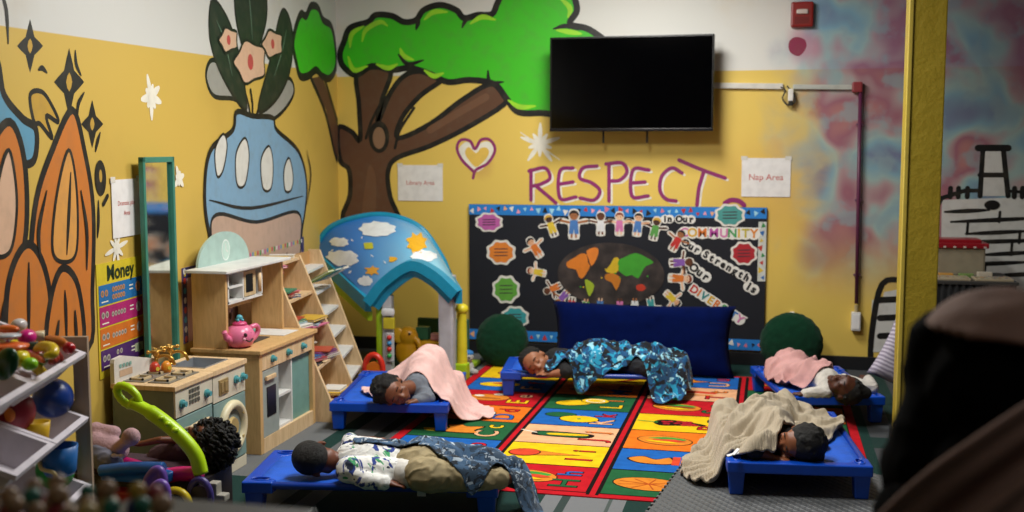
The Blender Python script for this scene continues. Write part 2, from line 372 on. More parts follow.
# heart, stars, word
PUR = M('#8e2368', .5, kind='paint'); WHT = M('#ece8d8', .5, kind='paint')
F_ = Flat(fb(), .0001)
F_.blob(P(BW, [(476, 150), (481, 143), (489, 142), (494, 150), (490, 161), (476, 172), (463, 160), (459, 149), (466, 142), (472, 145)]), WHT)
F_.blob(P(BW, [(476, 153), (481, 148), (487, 148), (489, 153), (485, 160), (476, 167), (468, 159), (465, 152), (469, 147)]), M('#e6bf55', .5, kind='paint'))
F_.stroke(P(BW, [(473, 178), (476, 170), (488, 163), (495, 150), (490, 140), (481, 140), (475, 149), (470, 141), (461, 140), (457, 148), (462, 160), (474, 172)]), .02, PUR, smooth=6)
h = F_.done('heart_painting', wall_back)
def star(F_, c, r, m, n=8, rot=0, w=.018):
    for k in range(n):
        a = rot+k*math.pi*2/n; rr = r*(1 if k % 2 == 0 else .6); F_.stroke([c, (c[0]+rr*math.cos(a)*.5, c[1]+rr*math.sin(a)*.5), (c[0]+rr*math.cos(a), c[1]+rr*math.sin(a))], w, m, taper=True, smooth=3)
    F_.disc(c, r*.28, m)
F_ = Flat(fb(), .0001); star(F_, BW(540, 144), .14, WHT, 10, .3, .03); F_.stroke(P(BW, [(520, 132), (560, 160)]), .012, WHT, taper=True, smooth=4); F_.done('star_painting', wall_back)
F_ = Flat(fb(), .0001)
LET = {'R': [[(531, 200), (531, 170)], [(529, 171), (545, 168), (550, 178), (541, 184), (533, 186)], [(536, 186), (548, 196), (556, 203)]],
 'E': [[(573, 168), (560, 171), (560, 198), (576, 197)], [(560, 184), (573, 182)]],
 'S': [[(597, 166), (583, 168), (580, 178), (592, 183), (600, 191), (594, 200), (580, 198)]],
 'P': [[(609, 201), (609, 165)], [(606, 164), (622, 163), (627, 172), (620, 180), (611, 181)]],
 'E2': [[(649, 170), (633, 170), (632, 196), (648, 196)], [(632, 183), (645, 182)]],
 'C': [[(682, 173), (672, 168), (662, 176), (660, 190), (666, 199), (676, 201)]],
 'T': [[(679, 160), (700, 169), (725, 178)], [(704, 171), (699, 188), (697, 205)]]}
for off, m, wd in ((2.5, WHT, .016), (0, PUR, .024)):
    for L_ in LET.values():
        for q in L_: F_.stroke([BW(x+off, y+off*.8) for x, y in q], wd, m, smooth=6)
F_.stroke(P(BW, [(725, 203), (731, 200), (739, 201), (744, 205)]), .03, PUR, smooth=4)
rw = F_.done('respect_lettering', wall_back); rw['label'] = 'hand painted purple word RESPECT'
# red paint blot
F_ = Flat(fb(), .0001); F_.blob(P(BW, [(789, 42), (796, 37), (805, 40), (806, 48), (799, 56), (790, 52)]), M('#8e2348', .5, kind='paint')); F_.done('paint_blot', wall_back)
# plain brick tower shapes painted black on white behind the pillar
CW = M('#cfcfca', .6, kind='paint')
F_ = Flat(fb(), .0001)
F_.poly(P(BW, [(942, 200), (1060, 196), (1060, 330), (870, 345), (872, 300), (940, 290)]), CW)
for q in ([(940, 290), (942, 198), (1070, 194)], [(944, 212), (990, 210)], [(950, 222), (1040, 218)], [(965, 234), (1030, 231)], [(944, 243), (1050, 240)], [(980, 255), (1040, 252)], [(960, 265), (1030, 262)], [(990, 276), (1050, 273)]):
    F_.stroke(P(BW, q), .028, K, taper=True, smooth=4)
for a in ((968, 222, 234), (1000, 212, 222), (1012, 243, 255), (985, 265, 276), (1020, 231, 243)): F_.stroke(P(BW, [(a[0], a[1]), (a[0]-1, a[2])]), .016, K)
F_.poly(P(BW, [(982, 196), (984, 150), (1002, 150), (1006, 196)]), CW)
F_.stroke(P(BW, [(980, 196), (983, 148), (1003, 148), (1008, 196)]), .03, K); F_.stroke(P(BW, [(980, 175), (1006, 175)]), .03, K)
F_.stroke(P(BW, [(978, 148), (1008, 148)]), .04, K)
for x in (950, 958, 967, 1014, 1022, 1030, 1040): F_.stroke(P(BW, [(x, 197), (x+.5, 188)]), .028, K)
F_.disc(BW(992, 205), .045, K, ry=.03)
F_.stroke(P(BW, [(870, 372), (872, 330), (882, 284), (905, 280)]), .035, K, smooth=4)
F_.poly(P(BW, [(873, 352), (876, 330), (884, 292), (905, 288), (905, 352)]), CW)
for y in (300, 318, 336): F_.stroke(P(BW, [(880, y), (905, y-1)]), .04, K)
m_ = F_.done('brick_tower_mural', wall_back); m_['label'] = 'white brick tower painted with black outlines'
# left wall: plain painted plant shapes in the mural's colours
ORA = M('#c9762a', .55, kind='paint'); ORL = M('#d99a4a', .55, kind='paint'); BLU = M('#5d9ab8', .55, kind='paint'); PEA = M('#d9b294', .55, kind='paint')
def sparkle(F_, cx, cy, a, b):
    pts = []
    for k in range(8):
        r = 1 if k % 2 == 0 else .48; an = k*math.pi/4+math.pi/2
        pts.append(LW(cx+a*r*math.cos(an)*(1), cy-b*r*math.sin(an)))
    F_.blob(pts, K, n=2)
    F_.blob([LW(cx+a*.2*math.cos(k*math.pi/2), cy-b*.28*math.sin(k*math.pi/2)) for k in range(4)], M('#c39b3a', .5, kind='paint'), n=2)
F_ = Flat(fl(), .0002)
sparkle(F_, 30, 46, 13, 27); sparkle(F_, 69, 82, 15, 34); sparkle(F_, 92, 124, 11, 24)
for q in ([(0, -10), (6, 10), (8, 44)], [(38, 70), (42, 68), (47, 73)], [(75, 50), (76, 64), (81, 76)], [(84, 92), (78, 104), (77, 118)], [(100, 132), (97, 142), (95, 152)], [(98, 200), (98, 222), (97, 238)]):
    F_.stroke(P(LW, q), .02, K, taper=True, smooth=5)
F_.disc(LW(100, 178), .045, K, ry=.07); F_.disc(LW(100, 176), .012, M('#c39b3a', .5, kind='paint'), ry=.025); F_.stroke(P(LW, [(107, 196), (103, 204)]), .02, K)
F_.done('sparkle_painting', wall_left)['label'] = 'black painted four pointed sparkles and dashes'
F_ = Flat(fl(), .0002)
# a big orange bloom with upright petals and a blue leaf, outlined in black
F_.blob(P(LW, [(-60, 200), (-30, 110), (-5, 60), (4, 95), (22, 118), (36, 130), (34, 160), (18, 168), (8, 190), (-20, 220)]), BLU, ol=K, w=.03)
F_.blob(P(LW, [(30, 95), (42, 92), (53, 108), (58, 122), (46, 116), (52, 138), (40, 124), (34, 122)]), M('#c39b3a', .5, kind='paint'), ol=K, w=.018)
for q in ([(-40, 340), (-34, 240), (-10, 150), (10, 122), (24, 160), (26, 230), (14, 300), (16, 350)],
          [(34, 345), (30, 270), (36, 200), (52, 150), (72, 110), (84, 150), (93, 210), (92, 290), (88, 348)],
          [(10, 352), (6, 300), (14, 262), (28, 244), (42, 262), (50, 300), (48, 352)],
          [(48, 350), (50, 300), (62, 268), (78, 288), (82, 350)]):
    F_.blob(P(LW, q), ORA, ol=K, w=.03, n=5)
F_.blob(P(LW, [(52, 250), (56, 196), (68, 150), (76, 190), (76, 250), (64, 262)]), ORL, ol=K, w=.016)
F_.blob(P(LW, [(-8, 250), (-4, 190), (8, 150), (16, 200), (10, 250)]), PEA, ol=K, w=.016)
for q in ([(66, 255), (68, 215), (70, 172)], [(28, 340), (28, 300), (28, 262)], [(66, 345), (65, 310), (64, 290)], [(40, 262), (38, 230), (46, 190)], [(86, 270), (86, 230), (80, 190)], [(4, 300), (0, 330)], [(58, 320), (54, 350)], [(74, 310), (76, 345)]):
    F_.stroke(P(LW, q), .022, K, taper=True, smooth=5)
F_.done('orange_petal_mural', wall_left)['label'] = 'orange and blue petal shapes painted with thick black outlines'
F_ = Flat(fl(), .0002)
# blue vase with a pale flower and dark leaves
DG = M('#16261a', .5, kind='paint'); GRY = M('#9b9a92', .5, kind='paint'); BL2 = M('#7ba3c0', .55, kind='paint')
# a jug-shaped blue vase holding leaves and three round blooms
for q in ([(250, 118), (236, 100), (214, 96), (206, 76), (212, 60), (228, 70), (244, 90)], [(256, 118), (268, 92), (288, 78), (294, 92), (284, 110), (268, 122)]): F_.blob(P(LW, q), GRY, ol=K, w=.024)
for q in ([(246, 110), (224, 80), (210, 40), (212, 0), (228, 20), (240, 60)], [(258, 110), (270, 60), (282, 10), (292, 30), (290, 70), (276, 100)], [(250, 60), (236, 20), (238, -20), (262, -20), (266, 20)]): F_.blob(P(LW, q), DG, ol=K, w=.018)
for q in ([(232, 76), (224, 40), (216, 20)], [(274, 76), (282, 50), (286, 30)], [(252, 40), (250, 10), (248, -8)]): F_.stroke(P(LW, q), .012, M('#5f7a66', .5, kind='paint'), taper=True, smooth=5)
for cx, cy, r in ((250, 62, 17), (228, 40, 10), (272, 44, 11)):
    F_.blob(P(LW, [(cx+r*math.cos(k*math.pi/5)*(1 if k % 2 else .8), cy+r*1.35*math.sin(k*math.pi/5)*(1 if k % 2 else .8)) for k in range(10)]), PEA, ol=K, w=.016, n=4)
    F_.disc(LW(cx, cy), .03*r/12, M('#c04a4a', .5, kind='paint'))
F_.stroke(P(LW, [(250, 90), (252, 104), (252, 118)]), .02, K)
F_.blob(P(LW, [(236, 112), (252, 116), (272, 118), (276, 130), (298, 152), (306, 185), (302, 225), (292, 262), (222, 262), (208, 230), (204, 190), (210, 150), (232, 130)]), BL2, ol=K, w=.03)
F_.blob(P(LW, [(222, 262), (210, 232), (218, 214), (256, 222), (296, 212), (300, 236), (292, 262)]), M('#c0a28e', .5, kind='paint'), ol=K, w=.02)
for q in ([(216, 176), (214, 150), (222, 134), (226, 146), (222, 170)], [(236, 184), (235, 154), (244, 138), (248, 156), (244, 184)], [(262, 188), (260, 160), (268, 146), (272, 164), (270, 188)], [(284, 190), (283, 170), (288, 158), (292, 176), (290, 190)]):
    F_.blob(P(LW, q), M('#d6d6ce', .5, kind='paint'), ol=K, w=.014)
for q in ([(306, 150), (310, 175), (306, 205)], [(208, 200), (250, 208), (302, 196)]): F_.stroke(P(LW, q), .018, K, taper=True, smooth=5)
F_.done('blue_vase_mural', wall_left)['label'] = 'painted blue vase shape with a pale flower and dark leaves'
F_ = Flat(fl(), .0002)
# branch of the tree reaching round the corner
F_.poly(P(LW, [(312, 78), (322, 76), (330, 100), (338, 126), (338, 160), (334, 150), (326, 110)]), TRUNK)
F_.stroke(P(LW, [(311, 78), (325, 112), (334, 150), (337, 160)]), .04, K, smooth=5); F_.stroke(P(LW, [(323, 74), (331, 100), (338, 124)]), .04, K, smooth=5)
F_.blob(P(LW, [(296, 26), (301, 14), (306, 16), (311, 6), (318, 8), (323, 20), (331, 26), (335, 44), (336, 66), (330, 78), (322, 76), (316, 70), (308, 76), (300, 76), (296, 62), (293, 44)]), GREEN, ol=K, w=.05, n=5)
F_.done('small_branch_mural', wall_left)
F_ = Flat(fl(), .0002); star(F_, LW(151, 97), .1, WHT, 9, .5, .035); star(F_, LW(116, 248), .1, WHT, 8, .2, .02); star(F_, LW(178, 178), .06, WHT, 7, .2, .03); F_.done('white_star_painting', wall_left)
# ------------------------------------------------------------ things on the back wall
def at_wall(name, label, cat, x, z, off=0., group=None):
    return thing(name, label, cat, (x, WY-off, z), 0, group)
# television
x0, z1 = BW(550, 37.5, 7.0); x1, z0 = BW(713, 131, 7.0); cx, cz = (x0+x1)/2, (z0+z1)/2
t = at_wall('television', 'large black flat screen television mounted high on the yellow wall', 'television', cx, cz, .004)
hw, hh = (x1-x0)/2, (z1-z0)/2
R_ = Matrix.Rotation(math.radians(-4), 3, 'X')
bm = B(); box(bm, -hw, hw, -.20, -.155, -hh, hh); o = obj('casing', bm, M('#08080a', .3), t, bevel=.005)
obj('screen', box(B(), -hw+.012, hw-.012, -.2025, -.199, -hh+.022, hh-.012), M('#020203', .06), t)
obj('bezel', box(B(), -hw, hw, -.204, -.198, -hh, -hh+.018), M('#101014', .25), t, bevel=.002)
obj('wall_bracket', box(box(box(B(), -.25, .25, -.02, 0, -.18, .2), -.2, -.16, -.156, -.015, -.25, .25), .16, .2, -.156, -.015, -.25, .25), M('#1c1c1e', .4, .8), t)
for sx in (606, 649):
    xs, zs = BW(sx, 143); obj('bracket_strap', box(B(), xs-cx-.006, xs-cx+.006, -.12, -.112, zs-cz-.0, -hh+.05), M('#0c0c0c', .5), t)
# fire alarm
x, z = BW(802, 15)
t = at_wall('fire_alarm', 'small red fire alarm sounder with strobe at top of wall', 'fire alarm', x, z)
obj('housing', box(B(), -.068, .068, -.045, 0, -.078, .078), M('#8e1f1a', .4), t, bevel=.012)
obj('strobe_lens', box(B(), -.035, .035, -.062, -.044, .0, .03), M('#d8c8c0', .2), t, bevel=.008)
bm = B()
for k in range(4): box(bm, -.045, .045, -.048, -.044, -.055+k*.011, -.051+k*.011)
obj('grille', bm, M('#4a0f0c', .5), t)
# cable trunking, red elbow, drop pipe
def wall_run(name, p0, p1, wd, dp, mat, label, cat):
    (xa, za), (xb, zb) = BW(*p0), BW(*p1); d = Vector((xb-xa, 0, zb-za)); mid = Vector(((xa+xb)/2, WY-dp/2, (za+zb)/2))
    bm = B(); box(bm, -d.length/2, d.length/2, -dp/2, dp/2, -wd/2, wd/2)
    o = obj(name, bm, mat, None, bevel=min(wd, dp)*.2); o.location = mid; o.rotation_euler = (0, -math.atan2(d.z, d.x), 0); return tag(o, label, cat)
wall_run('cable_trunking', (700, 85.5), (783, 86.5), .036, .025, M('#d9d6cc', .4), 'white plastic cable trunking running right from behind the television', 'trunking')
wall_run('cable_trunking', (793, 87), (853, 87.5), .03, .025, M('#b9bcb4', .45, kind='paint'), 'paint-smudged cable trunking leading to the red elbow', 'trunking')
x, z = BW(857, 87)
o = obj('pipe_elbow', box(B(), x-.032, x+.03, WY-.05, WY, z-.035, z+.03), M('#8e3038', .4, kind='paint'), bevel=.01); tag(o, 'red square elbow fitting where trunking meets the drop pipe', 'fitting')
t = at_wall('drop_pipe', 'thin vertical red and purple painted pipe dropping down the sprayed wall', 'pipe', *BW(860, 92))
xe, ze = BW(856, 306); xs, zs = BW(860, 92)
bm = B(); path(bm, [(0, -.03, 0), (xe-xs, -.03, ze-zs+.02)], .012); obj('pipe', bm, M('#5e2547', .4, kind='paint'), t, True)
bm = B()
for f in (.15, .5, .85): box(bm, (xe-xs)*f-.02, (xe-xs)*f+.02, -.032, 0, (ze-zs)*f-.006, (ze-zs)*f+.006)
obj('pipe_clip', bm, M('#6d4a62', .5), t)
x, z = BW(855.5, 320)
t = at_wall('wall_socket', 'small white outlet box at the bottom end of the purple pipe', 'outlet', x, z)
obj('box_body', box(B(), -.028, .028, -.05, 0, -.062, .055), M('#e2e2e0', .35), t, bevel=.006)
obj('cover_plate', box(B(), -.022, .022, -.053, -.049, -.05, .043), M('#f0f0ee', .3), t, bevel=.002)
obj('connector', tube(B(), (0, -.03, .05), (0, -.03, .1), .012), M('#b7a57a', .5), t)
x, z = BW(790, 94)
t = at_wall('hanging_plug', 'loose cable loop with white plug hanging from the trunking gap', 'cable', x, z)
bm = B(); path(bm, cr([(-.06, -.02, .045), (-.03, -.03, .02), (-.045, -.03, -.03), (-.01, -.04, -.07), (.03, -.035, -.05), (.02, -.03, 0), (-.02, -.02, .05)], 6), .005); obj('cable', bm, M('#2a261e', .5), t, True)
obj('plug', box(B(), -.012, .02, -.05, -.02, -.045, .03), M('#e6e4dc', .4), t, bevel=.006)
obj('plug_tip', box(B(), -.01, .018, -.045, -.025, -.075, -.045), M('#20201c', .4), t, bevel=.003)
o = obj('wall_socket', box(B(), -.014, .014, -.03, 0, -.03, .03), M('#e8e6e0', .35), bevel=.004)
p = BW(792, 316); o.location = (p[0], WY, p[1]); tag(o, 'tiny white wall socket above the right green pouf', 'outlet')
# paper signs
PAPER = M('#e9e7e4', .6); REDT = M('#c2473c', .6)
def sign(f, A, Bq, label, lines, size, loc, cat='sign', col=REDT, tilt=0):
    (u0, v1), (u1, v0) = A, Bq; cu, cv = (u0+u1)/2, (v0+v1)/2
    t = thing('paper_sign', label, cat, loc(cu, cv)); L = Vector(t.location); g = lambda u, v, h: tuple(Vector(f(u, v, h))-L)
    hw, hh = (u1-u0)/2, (v1-v0)/2
    bm = B(); prism(bm, [(cu-hw, cv-hh), (cu+hw, cv-hh+tilt), (cu+hw, cv+hh+tilt), (cu-hw, cv+hh)], lambda u, v, h: g(u, v, .003+h), .002); obj('sheet', bm, PAPER, t)
    F_ = Flat(lambda u, v, h: g(u, v, .0052+h))
    for i, s_ in enumerate(lines): F_.text(s_, (cu, cv+(len(lines)-1)*size*.75-i*size*1.5+tilt/2), size, col)
    F_.done('lettering', t)
    for sx in (-1, 1):
        F_ = Flat(lambda u, v, h: g(u, v, .0056+h)); F_.rect(cu+sx*hw*.9-.02, cu+sx*hw*.9+.02, cv+hh-.012+tilt*(sx > 0), cv+hh+.012+tilt*(sx > 0), M('#dcdad0', .2))
        F_.done('tape', t)
    return t
bwl = lambda u, v: (u, WY, v); lwl = lambda u, v: (WX, u, v)
sign(fb(), BW(742, 158), BW(790, 197), 'white paper sign reading Nap Area', ['Nap Area'], .055, bwl)
sign(fb(), BW(398, 165), BW(443, 201), 'white paper sign reading Library Area on the tree trunk side', ['Library Area'], .04, bwl)
sign(fl(), LW(110, 180), LW(140, 234), 'white paper sign reading Dramatic play Area by the mirror', ['Dramatic play', 'Area'], .027, lwl)
# ------------------------------------------------------------ bulletin board
bx0, bz1 = BW(470, 204); bx1, _ = BW(767, 206); bz0 = .10; bcx = (bx0+bx1)/2
NAVY = M('#070c1a', .7, kind='fabric')
t = thing('bulletin_board', 'wide navy bulletin board with a bright blue printed top border', 'bulletin board', (bcx, WY-.004, bz0))
lf = lambda off: (lambda u, v, h: (u-bcx, -off-h, v-bz0))
bm = B(); prism(bm, [(bx0, bz0), (bx1, bz0), (bx1, bz1), (bx0, bz1)], lambda u, v, h: (u-bcx, -h, v-bz0), .02); obj('backing', bm, NAVY, t)
BLUEB = M('#1f7fd0', .6)
random.seed(3)
def border(u0, u1, v0, v1, name, vert=False, base=BLUEB, cols=('#e07a8a', '#e8e4dc', '#c0302c', '#f0b080', '#f0a0b0', '#101018', '#a0d8ec')):
    F_ = Flat(lf(.0205)); F_.rect(u0, u1, v0, v1, base, 1)
    n = int(max(u1-u0, v1-v0)/.045)
    for k in range(n):
        m = M(random.choice(cols), .6); s_ = random.uniform(.013, .022)
        c = (u0+(k+.5)/n*(u1-u0), (v0+v1)/2+random.uniform(-.012, .012)) if not vert else ((u0+u1)/2+random.uniform(-.01, .01), v0+(k+.5)/n*(v1-v0))
        pts = [(c[0]+s_*(1 if j % 2 else .55)*math.cos(j*math.pi/3+k), c[1]+s_*1.2*(1 if j % 2 else .55)*math.sin(j*math.pi/3+k)) for j in range(6)]
        F_.poly(pts, m, 2+k % 2)
    return F_.done(name, t)
border(bx0, bx1, bz1-.07, bz1, 'top_border')
border(bx0, bx1, bz0, bz0+.07, 'bottom_border')
border(bx1-.05, bx1, .55, bz1-.09, 'side_border', True, M('#cfd4cc', .6), ('#3a8a4a', '#c03a30', '#2a6ab0', '#e0c040'))
# six scalloped paper clouds
def cloud(px, py, rx, ry, col, label, n=8):
    c = BW(px, py); L = Vector((c[0], WY-.0245, c[1]))
    t = thing('paper_cloud', label, 'paper cutout', tuple(L), 0, 'scalloped paper clouds on the board')
    def ring(k): return cr([(c[0]+math.cos(a)*rx*k*(1.06 if i % 2 else .93), c[1]+math.sin(a)*ry*k*(1.06 if i % 2 else .93)) for i, a in enumerate([j*math.pi/n for j in range(2*n)])], 4, True)
    bm = B(); prism(bm, [tuple(p) for p in ring(1.14)], lambda u, v, h: (u-L.x, -h-.001, v-L.z), .002); obj('white_edge', bm, M('#e6e2d8', .6), t)
    F_ = Flat(lambda u, v, h: (u-L.x, -.0035-h, v-L.z)); F_.poly([tuple(p) for p in ring(.93)], M(col, .6))
    for k in range(3): F_.stroke([(c[0]-rx*.5, c[1]+(.3-.3*k)*ry), (c[0]+rx*.5, c[1]+(.34-.3*k)*ry)], .006, M('#40303a', .6), F_.lv+1 if False else 3)
    F_.done('coloured_front', t)
cloud(490, 222, .085, .058, '#c25ea6', 'purple scalloped paper cloud, topmost at the left of the board')
cloud(502, 252, .09, .075, '#e8862c', 'orange scalloped paper cloud on the board')
cloud(507, 289, .085, .085, '#63a83c', 'green scalloped paper cloud on the board')
cloud(516, 317, .085, .07, '#3aa0a4', 'teal scalloped paper cloud above the left green pouf')
cloud(730, 215, .085, .065, '#4a9a94', 'teal scalloped paper cloud overlapping the top border')
cloud(744, 253, .075, .068, '#b3212c', 'red scalloped paper cloud at the right of the board')
# oval world map
c = BW(611, 274)
t = thing('world_map', 'dark oval world map with coloured continents on the board', 'map', (c[0], WY-.0245, c[1]))
g_ = lambda u, v, h: (u-c[0], -h-.001, v-c[1])
bm = B(); prism(bm, [(c[0]+.355*math.cos(a), c[1]+.21*math.sin(a)) for a in [k*math.pi/24 for k in range(48)]], g_, .002); 
gm = G('chalky_map'); v_ = gm.coord(); gm.col(gm.mix(gm.sstep(gm.noise(v_, 9, 4), .35, .7), '#241d1c', '#453a36')); obj('oval', bm, gm.fin(.7), t)
R7 = lambda x, y: BW(460+x*.3516, 190+y*.3516)
F_ = Flat(lambda u, v, h: (u-c[0], -.0035-h, v-c[1]))
for col, pts in (('#e07f22', [(305, 205), (330, 190), (345, 180), (362, 182), (366, 205), (372, 215), (362, 235), (350, 250), (340, 245), (332, 225), (310, 220)]), ('#e8832a', [(362, 172), (385, 162), (396, 170), (390, 195), (376, 215), (368, 195)]),
    ('#a3b82a', [(357, 254), (372, 258), (384, 272), (372, 300), (364, 290)]), ('#c9781e', [(415, 240), (435, 235), (455, 245), (458, 258), (446, 284), (434, 262), (416, 254)]),
    ('#d8b422', [(430, 210), (440, 192), (452, 192), (456, 215), (445, 235), (418, 232), (420, 222)]), ('#3fa02a', [(452, 200), (470, 190), (500, 178), (530, 190), (552, 205), (530, 215), (520, 230), (508, 250), (490, 240), (475, 244), (462, 236), (452, 225)]), ('#c83a22', [(503, 270), (520, 266), (530, 278), (518, 286), (505, 282)])):
    F_.poly(cr([R7(*p) for p in pts], 2, True), M(col, .6), 1)
for k in range(10): F_.disc((c[0]+random.uniform(-.2, .25), c[1]+random.uniform(-.1, .12)), .006, M(random.choice(['#3fa02a', '#d8b422']), .6), 2, 6)
F_.done('continents', t)
# ring of paper children holding hands
SK = ['#6b3a22', '#e8b088', '#a86a40', '#f0c4a0', '#4a2a1c']; CL = ['#4a7ec0', '#c8302c', '#e07a2c', '#3fa0a0', '#d87ab0', '#5aa04a', '#8a5ab0', '#e8c83a', '#e8e8e8']; HR = ['#1a1210', '#5a3418', '#d8a83a', '#8a3a1a', '#2a1a14']
NM = dict(zip(SK, ['dark brown', 'peach', 'brown', 'pale', 'deep brown'])); NC = dict(zip(CL, ['blue', 'red', 'orange', 'teal', 'pink', 'green', 'purple', 'yellow', 'white']))
pts = [(216, 165, .6), (262, 103, .35), (326, 100, 0), (402, 98, 0), (455, 98, 0), (507, 100, -.1), (556, 112, -.2), (618, 145, -.5), (628, 205, -1.5), (625, 250, -1.6), (604, 306, -2.3), (545, 326, 3.3), (498, 330, 3.14), (456, 331, 3.14), (400, 330, 3.1), (360, 332, 3.1), (318, 328, 3), (294, 303, 2.4), (268, 278, 2), (222, 232, 1.4)]
SPOT = ['upper left of the ring', 'at the upper left bend', 'large under the top border', 'under the top border above the map', 'under the top border right of the map top', 'under the top border by the words', 'left of the word In', 'left of the COMMUNITY word', 'left of the Our lettering', 'right of the map at mid height', 'right of the map near its foot', 'above the navy cushion right of Australia', 'above the cushion below Asia', 'above the cushion below Africa', 'above the cushion below South America', 'above the cushion left of centre', 'at the lower left bend low down', 'at the lower left bend', 'left of the map near its foot', 'lying sideways left of the map']
for i, (x, y, a) in enumerate(pts):
    c = R7(x, y); s_ = 1.0 if i != 2 else 1.25
    if i > 9: s_ = .85
    sk = SK[(i*3+1) % 5]; cl = CL[(i*5+2) % 9] if i != 2 else CL[0]; hr = HR[(i*2) % 5]
    t = thing('paper_child', '%s skinned paper child in %s, %s' % (NM[sk], NC[cl], SPOT[i]), 'paper cutout', (c[0], WY-.0245, c[1]), 0, 'paper children holding hands round the map')
    t.rotation_euler = (0, -a, 0)
    def fk(off): return lambda u, v, h: (u*s_, -off-h, v*s_)
    hull = [(-.032, .05), (-.02, .085), (.02, .085), (.032, .05), (.026, .03), (.06, .04), (.085, .03), (.075, .01), (.035, .005), (.03, -.03), (.028, -.072), (-.028, -.072), (-.03, -.03), (-.035, .005), (-.075, .01), (-.085, .03), (-.06, .04), (-.026, .03)]
    bm = B(); prism(bm, [tuple(p) for p in cr(hull, 2, True)], fk(.001), .0015); obj('white_edge', bm, M('#e6e2d8', .6), t)
    F_ = Flat(fk(.003)); m = M(sk, .6)
    F_.stroke([(-.07, .025), (-.02, .015)], .012, m, 1); F_.stroke([(.07, .025), (.02, .015)], .012, m, 1); F_.stroke([(-.01, -.04), (-.012, -.062)], .011, m, 1); F_.stroke([(.01, -.04), (.012, -.062)], .011, m, 1)
    F_.disc((0, .052), .023, m, 3, 14); F_.disc((-.008, .052), .003, K, 4, 6); F_.disc((.008, .052), .003, K, 4, 6); F_.done('skin', t)
    F_ = Flat(fk(.003)); F_.poly([(-.02, .028), (.02, .028), (.027, -.045), (.004, -.045), (0, -.02), (-.004, -.045), (-.027, -.045)], M(cl, .6), 2); F_.done('clothes', t)
    F_ = Flat(fk(.003)); F_.poly([(-.026, .05)]+[(.027*math.cos(q), .056+.025*math.sin(q)) for q in [math.pi-j*math.pi/8 for j in range(9)]]+[(.026, .05), (.012, .064), (-.012, .064)], M(hr, .6), 4); F_.done('hair', t)
# lettering
def word(s_, px, py, size, cols, label, rot=0., outline=.008):
    c = BW(px, py); t = thing('paper_lettering', label, 'lettering', (c[0], WY-.0245, c[1]), 0, 'cut paper words on the board')
    F_ = Flat(lambda u, v, h: (u, -.001-h, v)); cw = [.62 if ch not in 'Ii ' else .36 for ch in s_]; cw = [q+(.25 if ch in 'MmW' else 0) for q, ch in zip(cw, s_)]
    tot = sum(cw)*size; u = -tot/2; ca, sa = math.cos(rot), math.sin(rot); W_ = M('#eceae2', .6)
    for i, (ch, q) in enumerate(zip(s_, cw)):
        uc = u+q*size/2; u += q*size
        if ch == ' ': continue
        pos = (uc*ca, uc*sa)
        F_.text(ch, pos, size, W_, rot, 1, outline)
        F_.disc(pos, size*.47, W_, 1, 12)
        F_.text(ch, pos, size*.92, M(cols[i % len(cols)], .6), rot, 4, .0032 if len(cols) == 1 else .0022)
    F_.done('letters', t)
word('in Our', 679, 219, .062, ['#101014'], 'black on white paper words in Our at the board top', 0, .004)
word('COMMUNITY', 719, 233, .085, ['#d87ab0', '#e0b02c', '#e07a2c', '#b84aa0', '#d87ab0', '#4aa05a', '#e0b02c', '#c8b83a', '#e08a2c'], 'multicoloured paper word COMMUNITY', 0)
word('Our Strength', 716, 260, .068, ['#101014'], 'slanting black paper words Our Strength', -.5, .009)
word('Is', 752, 288, .075, ['#101014'], 'black paper word Is after Our Strength', -.5, .009)
word('Our', 700, 272, .078, ['#101014'], 'slanting black paper word Our above DIVERSITY', -.62, .009)
word('DIVERSITY', 717, 304, .078, ['#c8302c', '#e07a2c', '#2f8a8a', '#e0b02c', '#e07a2c', '#4aa05a', '#b84aa0', '#4a7ec0', '#d87ab0'], 'multicoloured slanting paper word DIVERSITY running behind the navy cushion', -.56)
# things on the left wall -------------------------------------------------
def MW(px, py): r = ray(px, py); q = WC0+WN*.048; p = O+r*((q-O).dot(WN)/r.dot(WN)); return (WY+(p-WC0).dot(WD), p.z)
mc = MW(160, 250); t = thing('standing_mirror', 'tall narrow mirror in a green frame standing behind the toy stove and washer', 'mirror', tuple(lw3(mc[0], .034, mc[1])), LT)
u0 = MW(142.5, 200)[0]; u1 = MW(174, 200)[0]; v1 = MW(150, 157)[1]; v0 = .002; L = Vector((0, mc[0], mc[1]))
bm = B(); 
for a in ((u0, u0+.022, v0, v1), (u1-.022, u1, v0, v1), (u0, u1, v1-.024, v1), (u0, u1, v0, v0+.024)): box(bm, 0, .022, a[0]-L.y, a[1]-L.y, a[2]-L.z, a[3]-L.z)
obj('frame', bm, M('#3a8270', .4), t, bevel=.003)
obj('glass', box(B(), .002, .008, u0+.018-L.y, u1-.018-L.y, v0+.02-L.z, v1-.02-L.z), M('#e8ecea', .02, 1.0), t)
